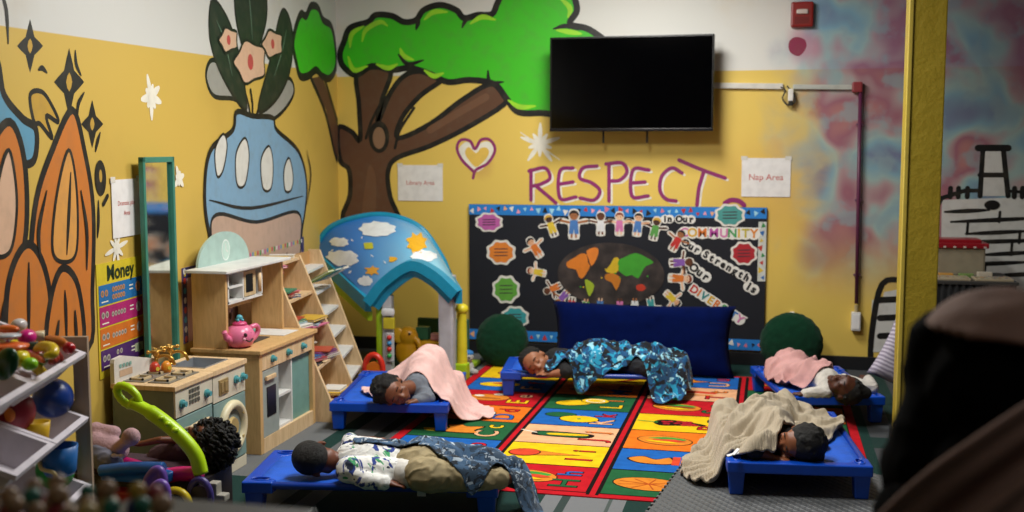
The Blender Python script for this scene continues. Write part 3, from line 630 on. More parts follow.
# money poster
(u0, v1), (u1, _) = LW(95, 265), LW(141, 258); v0 = LW(118, 372)[1]; c = ((u0+u1)/2, (v0+v1)/2)
t = thing('money_poster', 'yellow topped poster titled Money with rows of coins', 'poster', tuple(lw3(c[0], 0, c[1])), LT)
g_ = lambda off: (lambda u, v, h: (off+h, u-c[0], v-c[1]))
bm = B(); prism(bm, [(u0, v0), (u1, v0), (u1, v1), (u0, v1)], g_(.001), .003); obj('sheet', bm, M('#d8c32a', .5), t)
F_ = Flat(g_(.0045)); hgt = v1-v0; F_.text('Money', (c[0], v1-.045), .085, M('#16301a', .5), 0, 2, .002)
rows = ['#1f6fae', '#b0246e', '#d0701e', '#4a2568']; rh = (hgt-.09-.02)/4
for k, col in enumerate(rows):
    b = v1-.085-(k+1)*rh; F_.rect(u0+.012, u1-.012, b+.006, b+rh, M(col, .5), 1)
    F_.text('=', (u1-.11, b+rh*.55), .07, WHT, 0, 2)
    co = M('#b9b4a8', .4) if k != 0 else M('#c98a5a', .4)
    n = [2, 5, 5, 4][k]
    for j in range(n if k else 10):
        if k == 0: q = (u0+.13+(j % 5)*.022, b+rh*(.35 if j < 5 else .7))
        elif k == 3: q = (u0+.15+(j % 2)*.03, b+rh*(.3 if j < 2 else .7))
        else: q = (u0+.12+j*.025, b+rh*.55)
        F_.disc(q, .011, co, 2, 10); F_.disc(q, .006, M('#7d776c', .5), 3, 8)
    for j in range(2): F_.disc((u0+.04+j*.032, b+rh*.6), .014, co, 2, 10); F_.disc((u0+.04+j*.032, b+rh*.6), .008, M('#7d776c', .5), 3, 8)
    F_.rect(u0+.03, u0+.085, b+.016, b+.021, WHT, 2)
    if k < 3: F_.disc((u1-.05, b+rh*.55), .022, co, 2, 12); F_.text('1', (u1-.05, b+rh*.55), .03, K, 0, 3)
    else: F_.rect(u1-.095, u1-.02, b+.03, b+rh-.02, M('#b9c4a0', .5), 2); F_.disc((u1-.057, b+rh*.52), .02, M('#7f9070', .5), 3, 12); F_.text('1', (u1-.057, b+rh*.52), .03, M('#2f4030', .5), 0, 4)
F_.done('print', t)
# bordered frieze behind the play kitchen
(u0, v1), (u1, v1b) = LW(181, 275), LW(303, 239); v0 = LW(181, 345)[1]; c = ((u0+u1)/2, .6); v1 = min(v1, v1b)
t = thing('bordered_poster', 'long low poster with colourful lettered border behind the toy kitchen', 'poster', tuple(lw3(c[0], 0, c[1])), LT)
g_ = lambda off: (lambda u, v, h: (off+h, u-c[0], v-c[1])); v1 = v1+.03
bm = B(); prism(bm, [(u0, v0), (u1, v0), (u1, v1), (u0, v1)], g_(.001), .003); obj('sheet', bm, M('#cfa6a0', .6), t)
F_ = Flat(g_(.0045)); 
for r in ((u0, u1, v1-.05, v1), (u0, u0+.05, v0, v1), (u1-.05, u1, v0, v1)): F_.rect(*r, M('#32306a', .5), 1)
cols = ['#d8c02c', '#c8402c', '#3f9a4a', '#e0e0e0', '#c85aa0', '#3aa0c0']
n = 46
for k in range(n): uu = u0+.02+k*(u1-u0-.04)/n; F_.rect(uu, uu+.02, v1-.04+.006*(k % 2), v1-.012, M(cols[k % 6], .5), 2)
for k in range(8): F_.disc((u0+.025, v0+.02+k*.045), .016, M(cols[(k*2+1) % 6], .5), 2, 8)
for k in range(60): F_.disc((random.uniform(u0+.07, u1-.07), random.uniform(v0+.02, v1-.07)), random.uniform(.008, .02), M(random.choice(['#8a3a5a', '#5a3a8a', '#c06a30', '#e8d8c8', '#4a2a1a']), .5), 2, 7)
F_.done('print', t)
# ------------------------------------------------------------ alphabet rug
XC = [-1.715, -1.195, -.675, -.13, .41]; YR = [4.31, 4.665, 5.01, 5.36, 5.705, 6.06, 6.40, 6.75]
rug_top = .006
def fab(c): return M(c, .95, kind='fabric', spec=.1)
cRED, cBLU, cGRN, cORG, cYEL, cPEA, cBK = fab('#c01522'), fab('#1c62b4'), fab('#205f38'), fab('#e8761c'), fab('#f2c416'), fab('#eeb285'), fab('#120d0c')
F_ = Flat(lambda u, v, h: (u, v, .004+h), .0005)
F_.rect(XC[0]-.045, XC[-1]+.04, YR[0]-.045, YR[-1]+.04, cRED, 1)
for x in XC[1:-1]:
    for s_ in (-.026, .012): F_.rect(x+s_, x+s_+.014, YR[0]-.02, YR[-1]+.02, cBK, 2)
cells = {0: [(cRED, 'Aa'), (cBLU, 'Bb'), (cGRN, 'Cc'), (cORG, 'Dd'), (cRED, 'Ee'), (cBLU, 'Ff'), (cYEL, 'Gg')],
         1: [(cRED, 'Hh'), (cYEL, 'Ii'), (cPEA, 'Jj'), (cBLU, 'Kk'), (cGRN, 'Ll'), (cORG, 'Mm'), (cYEL, 'Nn')],
         2: [(cGRN, 'Oo'), (cBLU, 'Pp'), (cORG, 'Qq'), (cYEL, 'Rr'), (cRED, 'Ss'), (cPEA, 'Tt'), (cBLU, 'Uu')],
         3: [(cYEL, 'Vv'), (cBLU, 'Ww'), (cRED, 'Xx'), (cGRN, 'Yy'), (cORG, 'Zz'), (cGRN, ''), (cRED, '')]}
LC = {id(cRED): (cBLU, cYEL), id(cBLU): (cPEA, cRED), id(cGRN): (cPEA, cYEL), id(cORG): (cBLU, cRED), id(cYEL): (cRED, cGRN), id(cPEA): (cRED, cORG)}
LO = {'Ee': (cYEL, cPEA), 'Hh': (cGRN, cBLU), 'Ll': (cYEL, cORG), 'Ss': (cGRN, cGRN), 'Cc': (cPEA, cYEL), 'Ii': (cRED, cRED)}
BR = fab('#8a4a22'); WH = fab('#f0e8d8'); PK = fab('#d8482c'); LG = fab('#3f9a3c'); DO = fab('#e0862a')
def E(c, rx, ry, m, lv, rot=0): F_.disc(c, rx+.006, cBK, lv, 20, ry+.006, rot); F_.disc(c, rx, m, lv+1, 20, ry, rot)
def food(k, cx, cy):
    if k == 'Ii':
        F_.poly([(cx-.06, cy+.045), (cx-.06, cy-.045), (cx+.17, cy)], cBK, 4); F_.poly([(cx-.055, cy+.038), (cx-.055, cy-.038), (cx+.15, cy)], DO, 5)
        E((cx-.10, cy), .07, .055, PK, 6, .2)
    elif k == 'Jj' : 
        F_.blob([(cx-.14, cy-.01), (cx-.11, cy+.05), (cx+.12, cy+.04), (cx+.17, cy), (cx+.12, cy-.05), (cx-.1, cy-.04)], cBK, 4); F_.blob([(cx-.11, cy), (cx-.09, cy+.035), (cx+.11, cy+.028), (cx+.14, cy), (cx+.11, cy-.035), (cx-.08, cy-.03)], cGRN, 5)
        F_.blob([(cx-.05, cy+.01), (cx+.12, cy+.018), (cx+.12, cy-.01), (cx-.04, cy-.02)], cYEL, 7); F_.stroke([(cx-.12, cy+.01), (cx-.2, cy+.05)], .012, WH, 5)
    elif k == 'Kk': E((cx-.07, cy+.05), .08, .05, LG if False else cGRN, 4); E((cx+.04, cy-.03), .1, .065, cYEL, 6); F_.disc((cx+.04, cy-.03), .012, LG, 8)
    elif k == 'Ll': E((cx-.05, cy-.02), .10, .06, cYEL, 4, .3); E((cx+.06, cy+.04), .075, .055, cYEL, 6); F_.disc((cx+.06, cy+.04), .055, WH, 8, 16, .04); F_.disc((cx+.06, cy+.04), .045, cYEL, 9, 16, .03)
    elif k == 'Rr':
        F_.blob([(cx-.1, cy), (cx-.06, cy+.06), (cx+.04, cy+.05), (cx+.17, cy-.02), (cx+.03, cy-.05), (cx-.06, cy-.06)], cBK, 4)
        for j in range(26): F_.disc((cx-.07+random.random()*.19, cy+random.uniform(-.04, .04)), .014, fab('#b01a2a'), 5+j % 2, 8)
        F_.stroke([(cx-.08, cy), (cx-.18, cy+.02)], .012, LG, 5)
    elif k in ('Ss', 'Qq', 'Hh', 'Aa', 'Xx'):
        E((cx-.01, cy), .13, .08, DO, 4, -.15); F_.blob([(cx-.09, cy+.03), (cx, cy+.06), (cx+.09, cy+.03), (cx+.05, cy), (cx-.03, cy+.02)], LG, 6); F_.blob([(cx-.07, cy), (cx+.02, cy+.02), (cx+.09, cy-.01), (cx, cy-.025)], PK if k != 'Ss' else BR, 8)
        F_.blob([(cx-.1, cy-.02), (cx-.02, cy-.05), (cx+.06, cy-.05), (cx, cy-.02)], cYEL, 9)
    elif k == 'Oo': E((cx-.01, cy-.01), .15, .085, DO, 4, -.1); [F_.stroke([(cx-.01, cy-.01), (cx-.01+.13*math.cos(a), cy-.01+.07*math.sin(a))], .006, fab('#b8501a'), 6) for a in [j*.7 for j in range(9)]]
    elif k == 'Pp': F_.blob([(cx-.15, cy+.01), (cx-.08, cy+.06), (cx-.02, cy+.02), (cx+.05, cy+.06), (cx+.06, cy-.05), (cx-.08, cy-.06)], cBK, 4); F_.blob([(cx-.14, cy+.01), (cx-.08, cy+.05), (cx-.02, cy+.01), (cx+.04, cy+.05), (cx+.05, cy-.045), (cx-.08, cy-.05)], DO, 5); F_.rect(cx+.055, cx+.09, cy-.06, cy+.07, PK, 5); F_.rect(cx+.095, cx+.15, cy-.06, cy+.06, DO, 5)
    elif k == 'Cc': F_.blob([(cx-.15, cy-.02), (cx-.12, cy-.07), (cx-.03, cy-.06), (cx-.03, cy+.01), (cx-.1, cy-.02)], cYEL, 4); F_.blob([(cx-.04, cy-.08), (cx+.14, cy-.08), (cx+.12, cy-.02), (cx+.15, cy+.06), (cx+.06, cy+.05), (cx+.02, cy+.08), (cx-.05, cy+.06), (cx-.03, cy)], cBK, 5); F_.blob([(cx-.03, cy-.07), (cx+.13, cy-.07), (cx+.11, cy-.02), (cx+.14, cy+.05), (cx+.06, cy+.04), (cx+.02, cy+.07), (cx-.04, cy+.05), (cx-.02, cy)], DO, 6)
    elif k == 'Bb': E((cx, cy), .13, .08, cYEL, 4); F_.stroke([(cx-.1, cy-.02), (cx, cy-.05), (cx+.1, cy-.01)], .01, BR, 6)
    elif k == 'Tt': F_.stroke([(cx-.15, cy-.04), (cx-.05, cy), (cx+.05, cy+.05), (cx+.16, cy+.04)], .05, PK, 4, smooth=5); F_.stroke([(cx+.02, cy-.02), (cx+.16, cy-.03)], .02, DO, 6)
    elif k == 'Ee': E((cx, cy), .12, .075, DO, 4); F_.disc((cx+.05, cy+.08), .04, WH, 6, 14, .025); F_.disc((cx-.06, cy+.03), .03, WH, 7, 14, .02); F_.stroke([(cx-.06, cy-.02), (cx+.07, cy-.02)], .012, BR, 7)
    elif k == 'Dd': E((cx, cy), .12, .08, DO, 4); F_.disc((cx+.0, cy), .05, cORG, 6, 16, .03); E((cx+.1, cy-.02), .03, .05, WH, 6)
    elif k == 'Gg': E((cx, cy), .11, .07, DO, 4, .2); F_.disc((cx+.03, cy+.01), .05, PK, 6, 14, .03)
    elif k == 'Ff': E((cx-.02, cy), .12, .06, cYEL, 4, .1); F_.disc((cx, cy+.02), .07, PK, 6, 16, .02)
    else: F_.blob([(cx-.14, cy-.03), (cx-.02, cy+.02), (cx+.02, cy+.07), (cx+.06, cy+.02), (cx+.14, cy+.0), (cx+.07, cy-.03), (cx, cy-.06)], cBK, 4); F_.blob([(cx-.12, cy-.025), (cx-.02, cy+.01), (cx+.02, cy+.055), (cx+.05, cy+.01), (cx+.12, cy), (cx+.06, cy-.025), (cx, cy-.05)], DO, 5)
for ci, rows_ in cells.items():
    x0, x1 = XC[ci]+(.03 if ci else .01), XC[ci+1]-(.03 if ci < 3 else .01)
    for ri, (m, tx) in enumerate(rows_):
        y0, y1 = YR[ri]+.006, YR[ri+1]-.006
        F_.rect(x0-.006, x1+.006, y0-.006, y1+.006, cBK, 2); F_.rect(x0, x1, y0, y1, m, 3)
        food(tx, x0+.19, (y0+y1)/2)
        if tx:
            a, b = LO.get(tx, LC[id(m)]); xt = x1-.10
            F_.text(tx[0], (xt, y0+.10), .17, cBK, math.pi/2, 4, .006); F_.text(tx[0], (xt, y0+.10), .17, a, math.pi/2, 5, .001)
            F_.text(tx[1], (xt, y0+.24), .15, cBK, math.pi/2, 4, .006); F_.text(tx[1], (xt, y0+.24), .15, b, math.pi/2, 5, .001)
o = F_.done('alphabet_rug')
bm = bmesh.new(); bm.from_mesh(o.data); r_ = bmesh.ops.create_cube(bm, size=1)
bmesh.ops.scale(bm, vec=(XC[-1]-XC[0]+.085, YR[-1]-YR[0]+.085, .0042), verts=r_['verts']); bmesh.ops.translate(bm, vec=((XC[-1]+XC[0]-.005)/2, (YR[-1]+YR[0]-.005)/2, .0022), verts=r_['verts']); bm.to_mesh(o.data); bm.free()
tag(o, 'large bright alphabet rug of coloured squares with letters and foods', 'rug')
# ------------------------------------------------------------ grey foam mat, interlocking edge, raised tread
g = G('foam_tread'); v = g.coord(scale=(1, 1, 1)); g.col(g.mix(g.noise(v, 20, 3), '#5b5d5f', '#484a4c'))
vo = g.node('ShaderNodeTexWave', wave_type='BANDS', bands_direction='DIAGONAL'); vo.inputs['Scale'].default_value = 14; g.lk(v, vo.inputs[0])
vp = g.node('ShaderNodeTexChecker'); vp.inputs['Scale'].default_value = 45; g.lk(v, vp.inputs[0])
g.bump(g.math('MULTIPLY', vo.outputs['Fac'], vp.outputs['Fac']), .9, .006); FOAM = g.fin(.55)
mx0, mx1, my1 = -.43, .62, 4.90
poly = [(mx0, 2.6), (mx1, 2.6), (mx1, my1)]
n = 16
def teeth(a, b, nrm, n):
    a = Vector(a); b = Vector(b); d = (b-a)/n; nr = Vector(nrm)*.011; out = []
    for k in range(n): out += [a+d*(k+.0), a+d*(k+.3), a+d*(k+.2)+nr, a+d*(k+.7)+nr, a+d*(k+.6)]
    return [tuple(p) for p in out]
poly = [(mx0, 2.6), (mx1, 2.6)]+teeth((mx1, my1), (mx0, my1), (0, 1), 22)+teeth((mx0, my1), (mx0, 2.65), (-1, 0), 46)
bm = B(); prism(bm, poly, ff(.007), .009); o = obj('foam_mat', bm, FOAM)
o.rotation_euler = (0, 0, math.radians(-7)); o.location = (-.50, -.01, 0); tag(o, 'grey interlocking foam floor mat over the near corner of the rug', 'mat')
# ------------------------------------------------------------ nap cots
CB = M('#0648bc', .32); CBD = M('#06379a', .35); CS = M('#0a5cd4', .6, kind='fabric')
def make_cot(L_, W_, label, loc, rz, sag=.012):
    """L_ along local x (length), W_ along y; end pieces at both ends of the length"""
    t = thing('nap_cot', label, 'cot', loc, rz, 'blue nap cots'); h = .138
    for s_ in (-1, 1):
        xe = s_*L_/2
        bm = B(); box(bm, min(xe, xe-s_*.055), max(xe, xe-s_*.055), -W_/2, W_/2, h-.045, h)
        for sy in (-1, 1):
            ye = sy*W_/2; box(bm, min(xe, xe-s_*.12), max(xe, xe-s_*.12), min(ye, ye-sy*.052), max(ye, ye-sy*.052), h-.045, h+.001)
            bmv = [bm.verts.new((xe-s_*a, ye-sy*b, z)) for z in (h-.046, h-.001) for a, b in ((.04, .04), (.125, .04), (.04, .10))]
            for q in ((0, 1, 2), (3, 5, 4), (0, 3, 4, 1), (1, 4, 5, 2), (2, 5, 3, 0)): bm.faces.new([bmv[k] for k in q])
        me = remesh(bm, .005, 3); 
        ep = mesh_obj('end_frame', me, CB, t, True)
        for sy in (-1, 1):                                       # moulded oval finger recess with its rim
            c = Vector((xe-s_*.065, sy*(W_/2-.042), h)); q = B()
            pts = [c+Vector((.036*math.cos(a), .018*math.sin(a), .001)) for a in [k*math.pi/10 for k in range(20)]]
            path(q, pts, .0035, 6, True); o = obj('recess_rim', q, CB, ep, True)
            ct = B(); ball(ct, c+Vector((0, 0, .004)), (.036, .018, .02)); me2 = bpy.data.meshes.new('c'); ct.to_mesh(me2); ct.free(); co = bpy.data.objects.new('c', me2); C.objects.link(co)
            md = ep.modifiers.new('b', 'BOOLEAN'); md.operation = 'DIFFERENCE'; md.object = co
            pe = ep.parent; ep.parent = None
            dg = bpy.context.evaluated_depsgraph_get(); dg.update(); nm = bpy.data.meshes.new_from_object(ep.evaluated_get(dg)); ep.modifiers.clear(); ep.data = nm; ep.parent = pe
            bpy.data.objects.remove(co)
        for sy in (-1, 1):
            bm = B(); x_, y_ = xe-s_*.045, sy*(W_/2-.04)
            r = bmesh.ops.create_cube(bm, size=1)
            for v in r['verts']:
                k = 1 if v.co.z > 0 else .8; v.co = Vector((x_+v.co.x*.072*k, y_+v.co.y*.066*k, .0+(v.co.z+.5)*(h-.04)))
            obj('leg', bm, CB, t, bevel=.006)
    for sy in (-1, 1):
        bm = B(); tube(bm, (-L_/2+.1, sy*(W_/2-.016), h-.016), (L_/2-.1, sy*(W_/2-.016), h-.016), .0145, None, 14); o = obj('side_rail', bm, CBD, t); auto_smooth(o)
    # sheet, slightly sagging
    bm = B(); nx, ny = 24, 12; x1, y1 = L_/2-.05, W_/2-.012; V = []
    for i in range(nx+1):
        for j in range(ny+1):
            u, v = i/nx*2-1, j/ny*2-1; V.append(bm.verts.new((u*x1, v*y1, h+.001-.004-sag*(1-u**4)*(1-v**4)-(.012 if abs(v) == 1 else 0))))
    for i in range(nx):
        for j in range(ny): a = i*(ny+1)+j; bm.faces.new((V[a], V[a+ny+1], V[a+ny+2], V[a+1]))
    o = obj('sheet', bm, CS, t, True); m = o.modifiers.new('s', 'SOLIDIFY'); m.thickness = .003; m.offset = -1
    return t
def cot_from(c0, c1, depth_side, L_, W_, label, along='x', zf=.008):
    """c0, c1: near-left and near-right corners"""
    a = Vector(c0[:2]); b = Vector(c1[:2]); d = (b-a).normalized(); nrm = Vector((-d.y, d.x))
    wd = (b-a).length
    if along == 'x': c = a+d*wd/2+nrm*W_/2; rz = math.atan2(d.y, d.x); t = make_cot(wd, W_, label, (c.x, c.y, zf), rz)
    else:
        c = a+d*wd/2+nrm*L_/2; rz = math.atan2(d.y, d.x)+math.pi/2; t = make_cot(L_, wd, label, (c.x, c.y, zf), rz)
    return t
cotA = cot_from(Z(241, 483, .14), Z(498, 488, .14), 1, 0, .45, 'blue nap cot nearest the camera carrying the child in the printed shirt', zf=.006)
cotB = cot_from(Z(329, 404, .14), Z(448, 406, .14), 1, .80, 0, 'blue nap cot between bookshelf and playhouse under the pink blanket', 'y', .008)
cotC = cot_from(Z(500, 373, .14), Z(686, 377, .14), 1, 0, .46, 'blue nap cot in front of the navy cushion', 'x', .008)
cotD = cot_from(Z(727, 463, .15), Z(874, 468, .15), 1, .92, 0, 'blue nap cot on the grey foam mat under the beige blanket', 'y', .0165)
cotE = cot_from(Z(784, 398, .14), Z(886, 398, .14), 1, .80, 0, 'blue nap cot beside the yellow pillar at the back right', 'y', .008)
# ------------------------------------------------------------ play kitchen with stove and washer
WOOD = M('#d2ab74', .5, kind='wood'); WOODL = M('#dfc196', .5, kind='wood'); MINT = M('#7d9a95', .5); MINTL = M('#a9bcb6', .5); CREAM = M('#d3cbb4', .45); TEAL = M('#4f9aa0', .4)
BRASS = M('#c79a4a', .3, .85); STEEL = M('#a9adb2', .35, .6); WHITE = M('#dcdcd8', .45); BLACK = M('#101012', .35)
kx0, kx1 = -2.51, -2.24; ky = [3.79, 4.09, 4.385]; kz = .478
def cabinet(name, label, y0, y1, side):
    t = thing(name, label, 'play kitchen', (kx0, y0, 0)); w_ = y1-y0; d = kx1-kx0
    bm = B(); box(bm, 0, d-.006, .004, .016, .03, kz-.02); box(bm, 0, d-.006, w_-.016, w_-.004, .03, kz-.02); box(bm, 0, .012, .016, w_-.016, .03, kz-.02); box(bm, .012, d-.006, .016, w_-.016, .05, .062)
    obj('body', bm, side, t)
    bm = B(); box(bm, 0, d, 0, w_, 0, .05); box(bm, d-.012, d+.001, .0, .03, .05, .1); obj('plinth', bm, CREAM, t, bevel=.003)
    return t, w_, d
t, w_, d = cabinet('toy_stove', 'wooden toy stove with cream control panel and raised white back panel', ky[0], ky[1], M('#75807a', .55))
bm = B(); box(bm, 0, d+.012, -.008, w_, kz-.02, kz); obj('worktop', bm, WOODL, t, bevel=.003)
bm = B(); prism(bm, [(-.005, kz-.02), (w_*.98, kz-.02), (w_*.98, kz+.045), (.06, kz+.10), (.0, kz+.095), (-.005, kz+.08)], lambda u, v, h: (.0+h, u, v), .018); obj('back_panel', bm, M('#d8d4cc', .5), t, bevel=.002)
F_ = Flat(lambda u, v, h: (.0185+h, u, v)); F_.rect(.03, .12, kz+.018, kz+.045, M('#c9a98c', .6)); [F_.rect(.03+k*.022, .045+k*.022, kz+.055, kz+.07, M('#7fa89e', .6)) for k in range(4)]; F_.done('panel_print', t)
for (cx, cy) in ((.075, .09), (.075, .215), (.185, .09), (.185, .215)):
    o = obj('burner', box(B(), cx-.048, cx+.048, cy-.055, cy+.055, kz, kz+.004), M('#8f8a80', .4, .4), t, bevel=.002)
    bm = B(); box(bm, cx-.03, cx+.03, cy-.035, cy-.028, kz+.004, kz+.012); box(bm, cx-.03, cx+.03, cy+.028, cy+.035, kz+.004, kz+.012); box(bm, cx-.03, cx-.023, cy-.035, cy+.035, kz+.004, kz+.012); box(bm, cx+.023, cx+.03, cy-.035, cy+.035, kz+.004, kz+.012)
    obj('grate', bm, M('#c9b48c', .45), o)
obj('hob_plate', box(B(), .05, d-.035, .148, .158, kz, kz+.003), M('#b9b9b4', .3, .3), t)
pan = obj('control_panel', box(B(), d-.006, d+.004, .006, w_-.003, kz-.13, kz-.022), CREAM, t, bevel=.002)
def knob(y, z, par, x=d, r=.018, m=TEAL):
    bm = B(); tube(bm, (x+.004, y, z), (x+.012, y, z), r, r, 20); tube(bm, (x+.012, y, z), (x+.026, y, z), r*.72, r*.6, 16); o = obj('knob', bm, m, par); auto_smooth(o); return o
knob(.05, kz-.08, t); knob(.245, kz-.08, t)
bm = B(); [box(bm, d+.003, d+.007, .108+.022*j, .123+.022*j, kz-.095+.022*i, kz-.08+.022*i) for i in range(3) for j in range(4)]; obj('button_pad', bm, M('#5a5a50', .5), t)
dr = obj('oven_door', box(B(), d-.006, d+.004, .012, w_-.008, .06, kz-.136), MINT, t, bevel=.003)
bm = B(); path(bm, cr([(d+.002, .07, .29), (d+.028, .08, .30), (d+.03, .15, .305), (d+.028, .22, .30), (d+.002, .23, .29)], 5), .008); obj('handle', bm, M('#c9b48c', .4), dr, True)
obj('door_window', box(B(), d+.003, d+.006, .06, w_-.06, .10, .24), M('#20282a', .2), dr, bevel=.002)
stove = t
t, w_, d = cabinet('toy_washing_machine', 'mint toy washing machine cabinet with round cream door and sink on top', ky[1], ky[2], M('#8fa9a3', .55))
bm = B()
for a in ((0, .05, 0, w_), (.21, d+.012, 0, w_), (.05, .21, 0, .05), (.05, .21, w_-.05, w_)): box(bm, *a, kz-.02, kz)
obj('worktop', bm, WOODL, t)
bm = B(); box(bm, .05, .21, .05, w_-.05, kz-.06, kz-.055)
for a in ((.045, .052, .045, w_-.045), (.208, .215, .045, w_-.045), (.045, .215, .045, .052), (.045, .215, w_-.052, w_-.045)): box(bm, *a, kz-.06, kz+.004)
obj('sink', bm, STEEL, t, bevel=.002)
obj('control_panel', box(B(), d-.006, d+.004, .003, w_-.006, kz-.14, kz-.022), CREAM, t, bevel=.002)
knob(.20, kz-.075, t); knob(.262, kz-.075, t)
bm = B(); box(bm, d+.003, d+.009, .05, .13, kz-.115, kz-.05); box(bm, d+.008, d+.013, .06, .085, kz-.105, kz-.06); box(bm, d+.008, d+.013, .092, .12, kz-.105, kz-.06); obj('soap_drawer', bm, M('#a88f5c', .4, .3), t, bevel=.002)
fp = B(); box(fp, d-.006, d+.003, .006, w_-.006, .055, kz-.145); obj('front_panel', fp, MINT, t, bevel=.002)
cy, cz_ = w_/2+.005, .205
bm = B(); path(bm, [(d+.01, cy+.098*math.cos(a), cz_+.098*math.sin(a)) for a in [k*math.pi/16 for k in range(32)]], .02, 10, True); dr = obj('round_door', bm, M('#ddd2ae', .4), t, True)
bm = B(); tube(bm, (d+.003, cy, cz_), (d+.008, cy, cz_), .085, .085, 32); obj('door_glass', bm, M('#8a9a96', .15), dr)
bm = B(); tube(bm, (d+.008, cy, cz_), (d+.02, cy, cz_), .045, .04, 20); box(bm, d+.012, d+.03, cy-.07, cy-.03, cz_-.015, cz_+.015); obj('latch', bm, M('#c9b074', .35, .3), dr)
bm = B(); [tube(bm, (d+.004, cy+.09*math.cos(a), cz_+.09*math.sin(a)), (d+.028, cy+.09*math.cos(a), cz_+.09*math.sin(a)), .008) for a in (.6, 2.5, 3.8, 5.6)]; obj('bolts', bm, M('#c9b074', .35, .3), dr)
# brass tap pair on the sink
for i, (yy, xx) in enumerate(((4.07, -2.48), (4.17, -2.475))):
    t2 = thing('toy_tap', ['brass toy tap standing over the orange yellow cups', 'brass toy tap bending over the sink'][i], 'tap', (xx, yy, kz), 0, 'brass taps')
    bm = B(); tube(bm, (0, 0, 0), (0, 0, .012), .018, .015); tube(bm, (0, 0, .01), (0, 0, .06), .009, .008); ball(bm, (0, 0, .065), .014); obj('body', bm, BRASS, t2, True)
    bm = B(); tube(bm, (-.02, -.028, .078), (.02, .028, .078), .006); tube(bm, (.02, -.028, .078), (-.02, .028, .078), .006); [ball(bm, (sx*.02, sy*.028, .078), .009, sub=2) for sx in (-1, 1) for sy in (-1, 1)]; obj('cross_handle', bm, BRASS, t2, True)
    bm = B(); path(bm, cr([(0, 0, .05), (.03, .01, .06), (.06, .015, .05), (.075, .018, .02)], 5), .007); obj('spout', bm, BRASS, t2, True)
for i, (dx, c1, c2) in enumerate(((0, '#c23a26', 'red'), (.036, '#e0902a', 'orange'))):
    bm = B(); lathe(bm, [(.012, 0), (.018, .004), (.022, .02), (.019, .038), (.008, .05)], (0, 0, 0), 16)
    t2 = thing('toy_fruit', c2+' toy fruit on the worktop between the brass taps and hob', 'toy fruit', (-2.44+dx, 3.99+dx*.8, kz), 0, 'toy fruit by the taps')
    obj('flesh', bm, M(c1, .35), t2, True); obj('core', tube(B(), (.019, -.01, .024), (.022, -.012, .024), .008), M('#e8cf4a', .4), t2)
# ------------------------------------------------------------ second unit with hutch
t = thing('toy_kitchen_hutch', 'tall wooden toy kitchen with hutch and pale mint half-round top', 'play kitchen', (-2.57, 4.53, 0)); D2 = .33; W2 = .62; z2 = .485
bm = B(); box(bm, 0, D2, 0, .03, 0, z2-.02); obj('side_panel', bm, WOOD, t, bevel=.003)
bm = B(); box(bm, 0, D2, W2-.03, W2, 0, z2-.02); obj('side_panel', bm, WOOD, t, bevel=.003)
bm = B(); box(bm, -.01, D2+.012, -.012, W2+.015, z2-.02, z2); obj('worktop', bm, WOOD, t, bevel=.004)
bm = B(); box(bm, 0, .01, .03, W2-.03, .03, z2-.02); box(bm, .01, D2-.03, .03, W2-.03, .05, .07); box(bm, D2-.02, D2, .03, W2-.03, 0, .07); obj('base_board', bm, WOODL, t)
pn = obj('drawer_panel', box(B(), D2-.018, D2, .03, W2-.03, z2-.10, z2-.022), WOODL, t, bevel=.002)
for yy in (.13, .30, .47): knob(yy, z2-.06, pn, D2-.003, .017)
dr = obj('oven_door', box(B(), D2-.018, D2-.002, .03, .20, .07, z2-.104), M('#9aa39f', .5), t, bevel=.003)
obj('handle', box(B(), D2, D2+.012, .05, .15, z2-.15, z2-.13), WOODL, dr, bevel=.003); obj('door_window', box(B(), D2-.003, D2+.001, .07, .165, .16, .30), BLACK, dr, bevel=.01)
bm = B(); box(bm, .02, D2-.01, .20, .212, .07, z2-.104); box(bm, .02, D2-.01, .355, .367, .07, z2-.104); box(bm, .02, D2-.012, .212, .355, .22, .232); box(bm, .02, D2-.012, .212, .355, .07, .082); obj('cubby', bm, WHITE, t)
obj('curtain_panel', box(B(), D2-.03, D2-.02, .367, W2-.03, .07, z2-.104), M('#6f9a90', .6), t)
# hutch: near side panel, far side panel, back, top, half round, shelf box, microwave
zt = .835; dh = .17
obj('hutch_side', box(B(), 0, dh, .0, .02, z2, zt), WOOD, t, bevel=.002); obj('hutch_side', box(B(), 0, dh, W2-.03, W2-.01, z2, zt), WOOD, t, bevel=.002)
obj('hutch_back', box(B(), 0, .008, .02, W2-.03, .62, zt), M('#c9a27a', .6, kind='wood'), t)
obj('hutch_top', box(B(), -.005, dh+.035, -.05, W2+.01, zt, zt+.014), WHITE, t, bevel=.003)
bm = B(); prism(bm, [(.30+.255*math.cos(a), zt+.014+.15*math.sin(a)) for a in [k*math.pi/24 for k in range(25)]], lambda u, v, h: (.0+h, u, v), .012); hr = obj('half_round_top', bm, M('#a8c4bc', .5), t)
F_ = Flat(lambda u, v, h: (.0125+h, u, v)); c = (.31, zt+.075); F_.disc(c, .042, M('#dfe9e4', .5), 1, 24, .052); F_.disc(c, .036, M('#bcd6cc', .5), 2, 24, .045); F_.stroke([(c[0], c[1]+.03), (c[0]-.0, c[1]), (c[0]+.02, c[1]-.01)], .006, WHITE, 3); F_.done('clock_face', hr)
sb = B(); y_ = (.025, .375)
box(sb, .02, dh, y_[0], y_[1], zt-.012, zt-.002); box(sb, .02, dh, y_[0], y_[1], .685, .697); box(sb, .02, dh, y_[0], y_[0]+.01, .69, zt); box(sb, .02, dh, y_[1]-.01, y_[1], .69, zt); box(sb, .02, dh, .17, .18, .69, zt); box(sb, .02, dh, y_[0], .17, .757, .765)
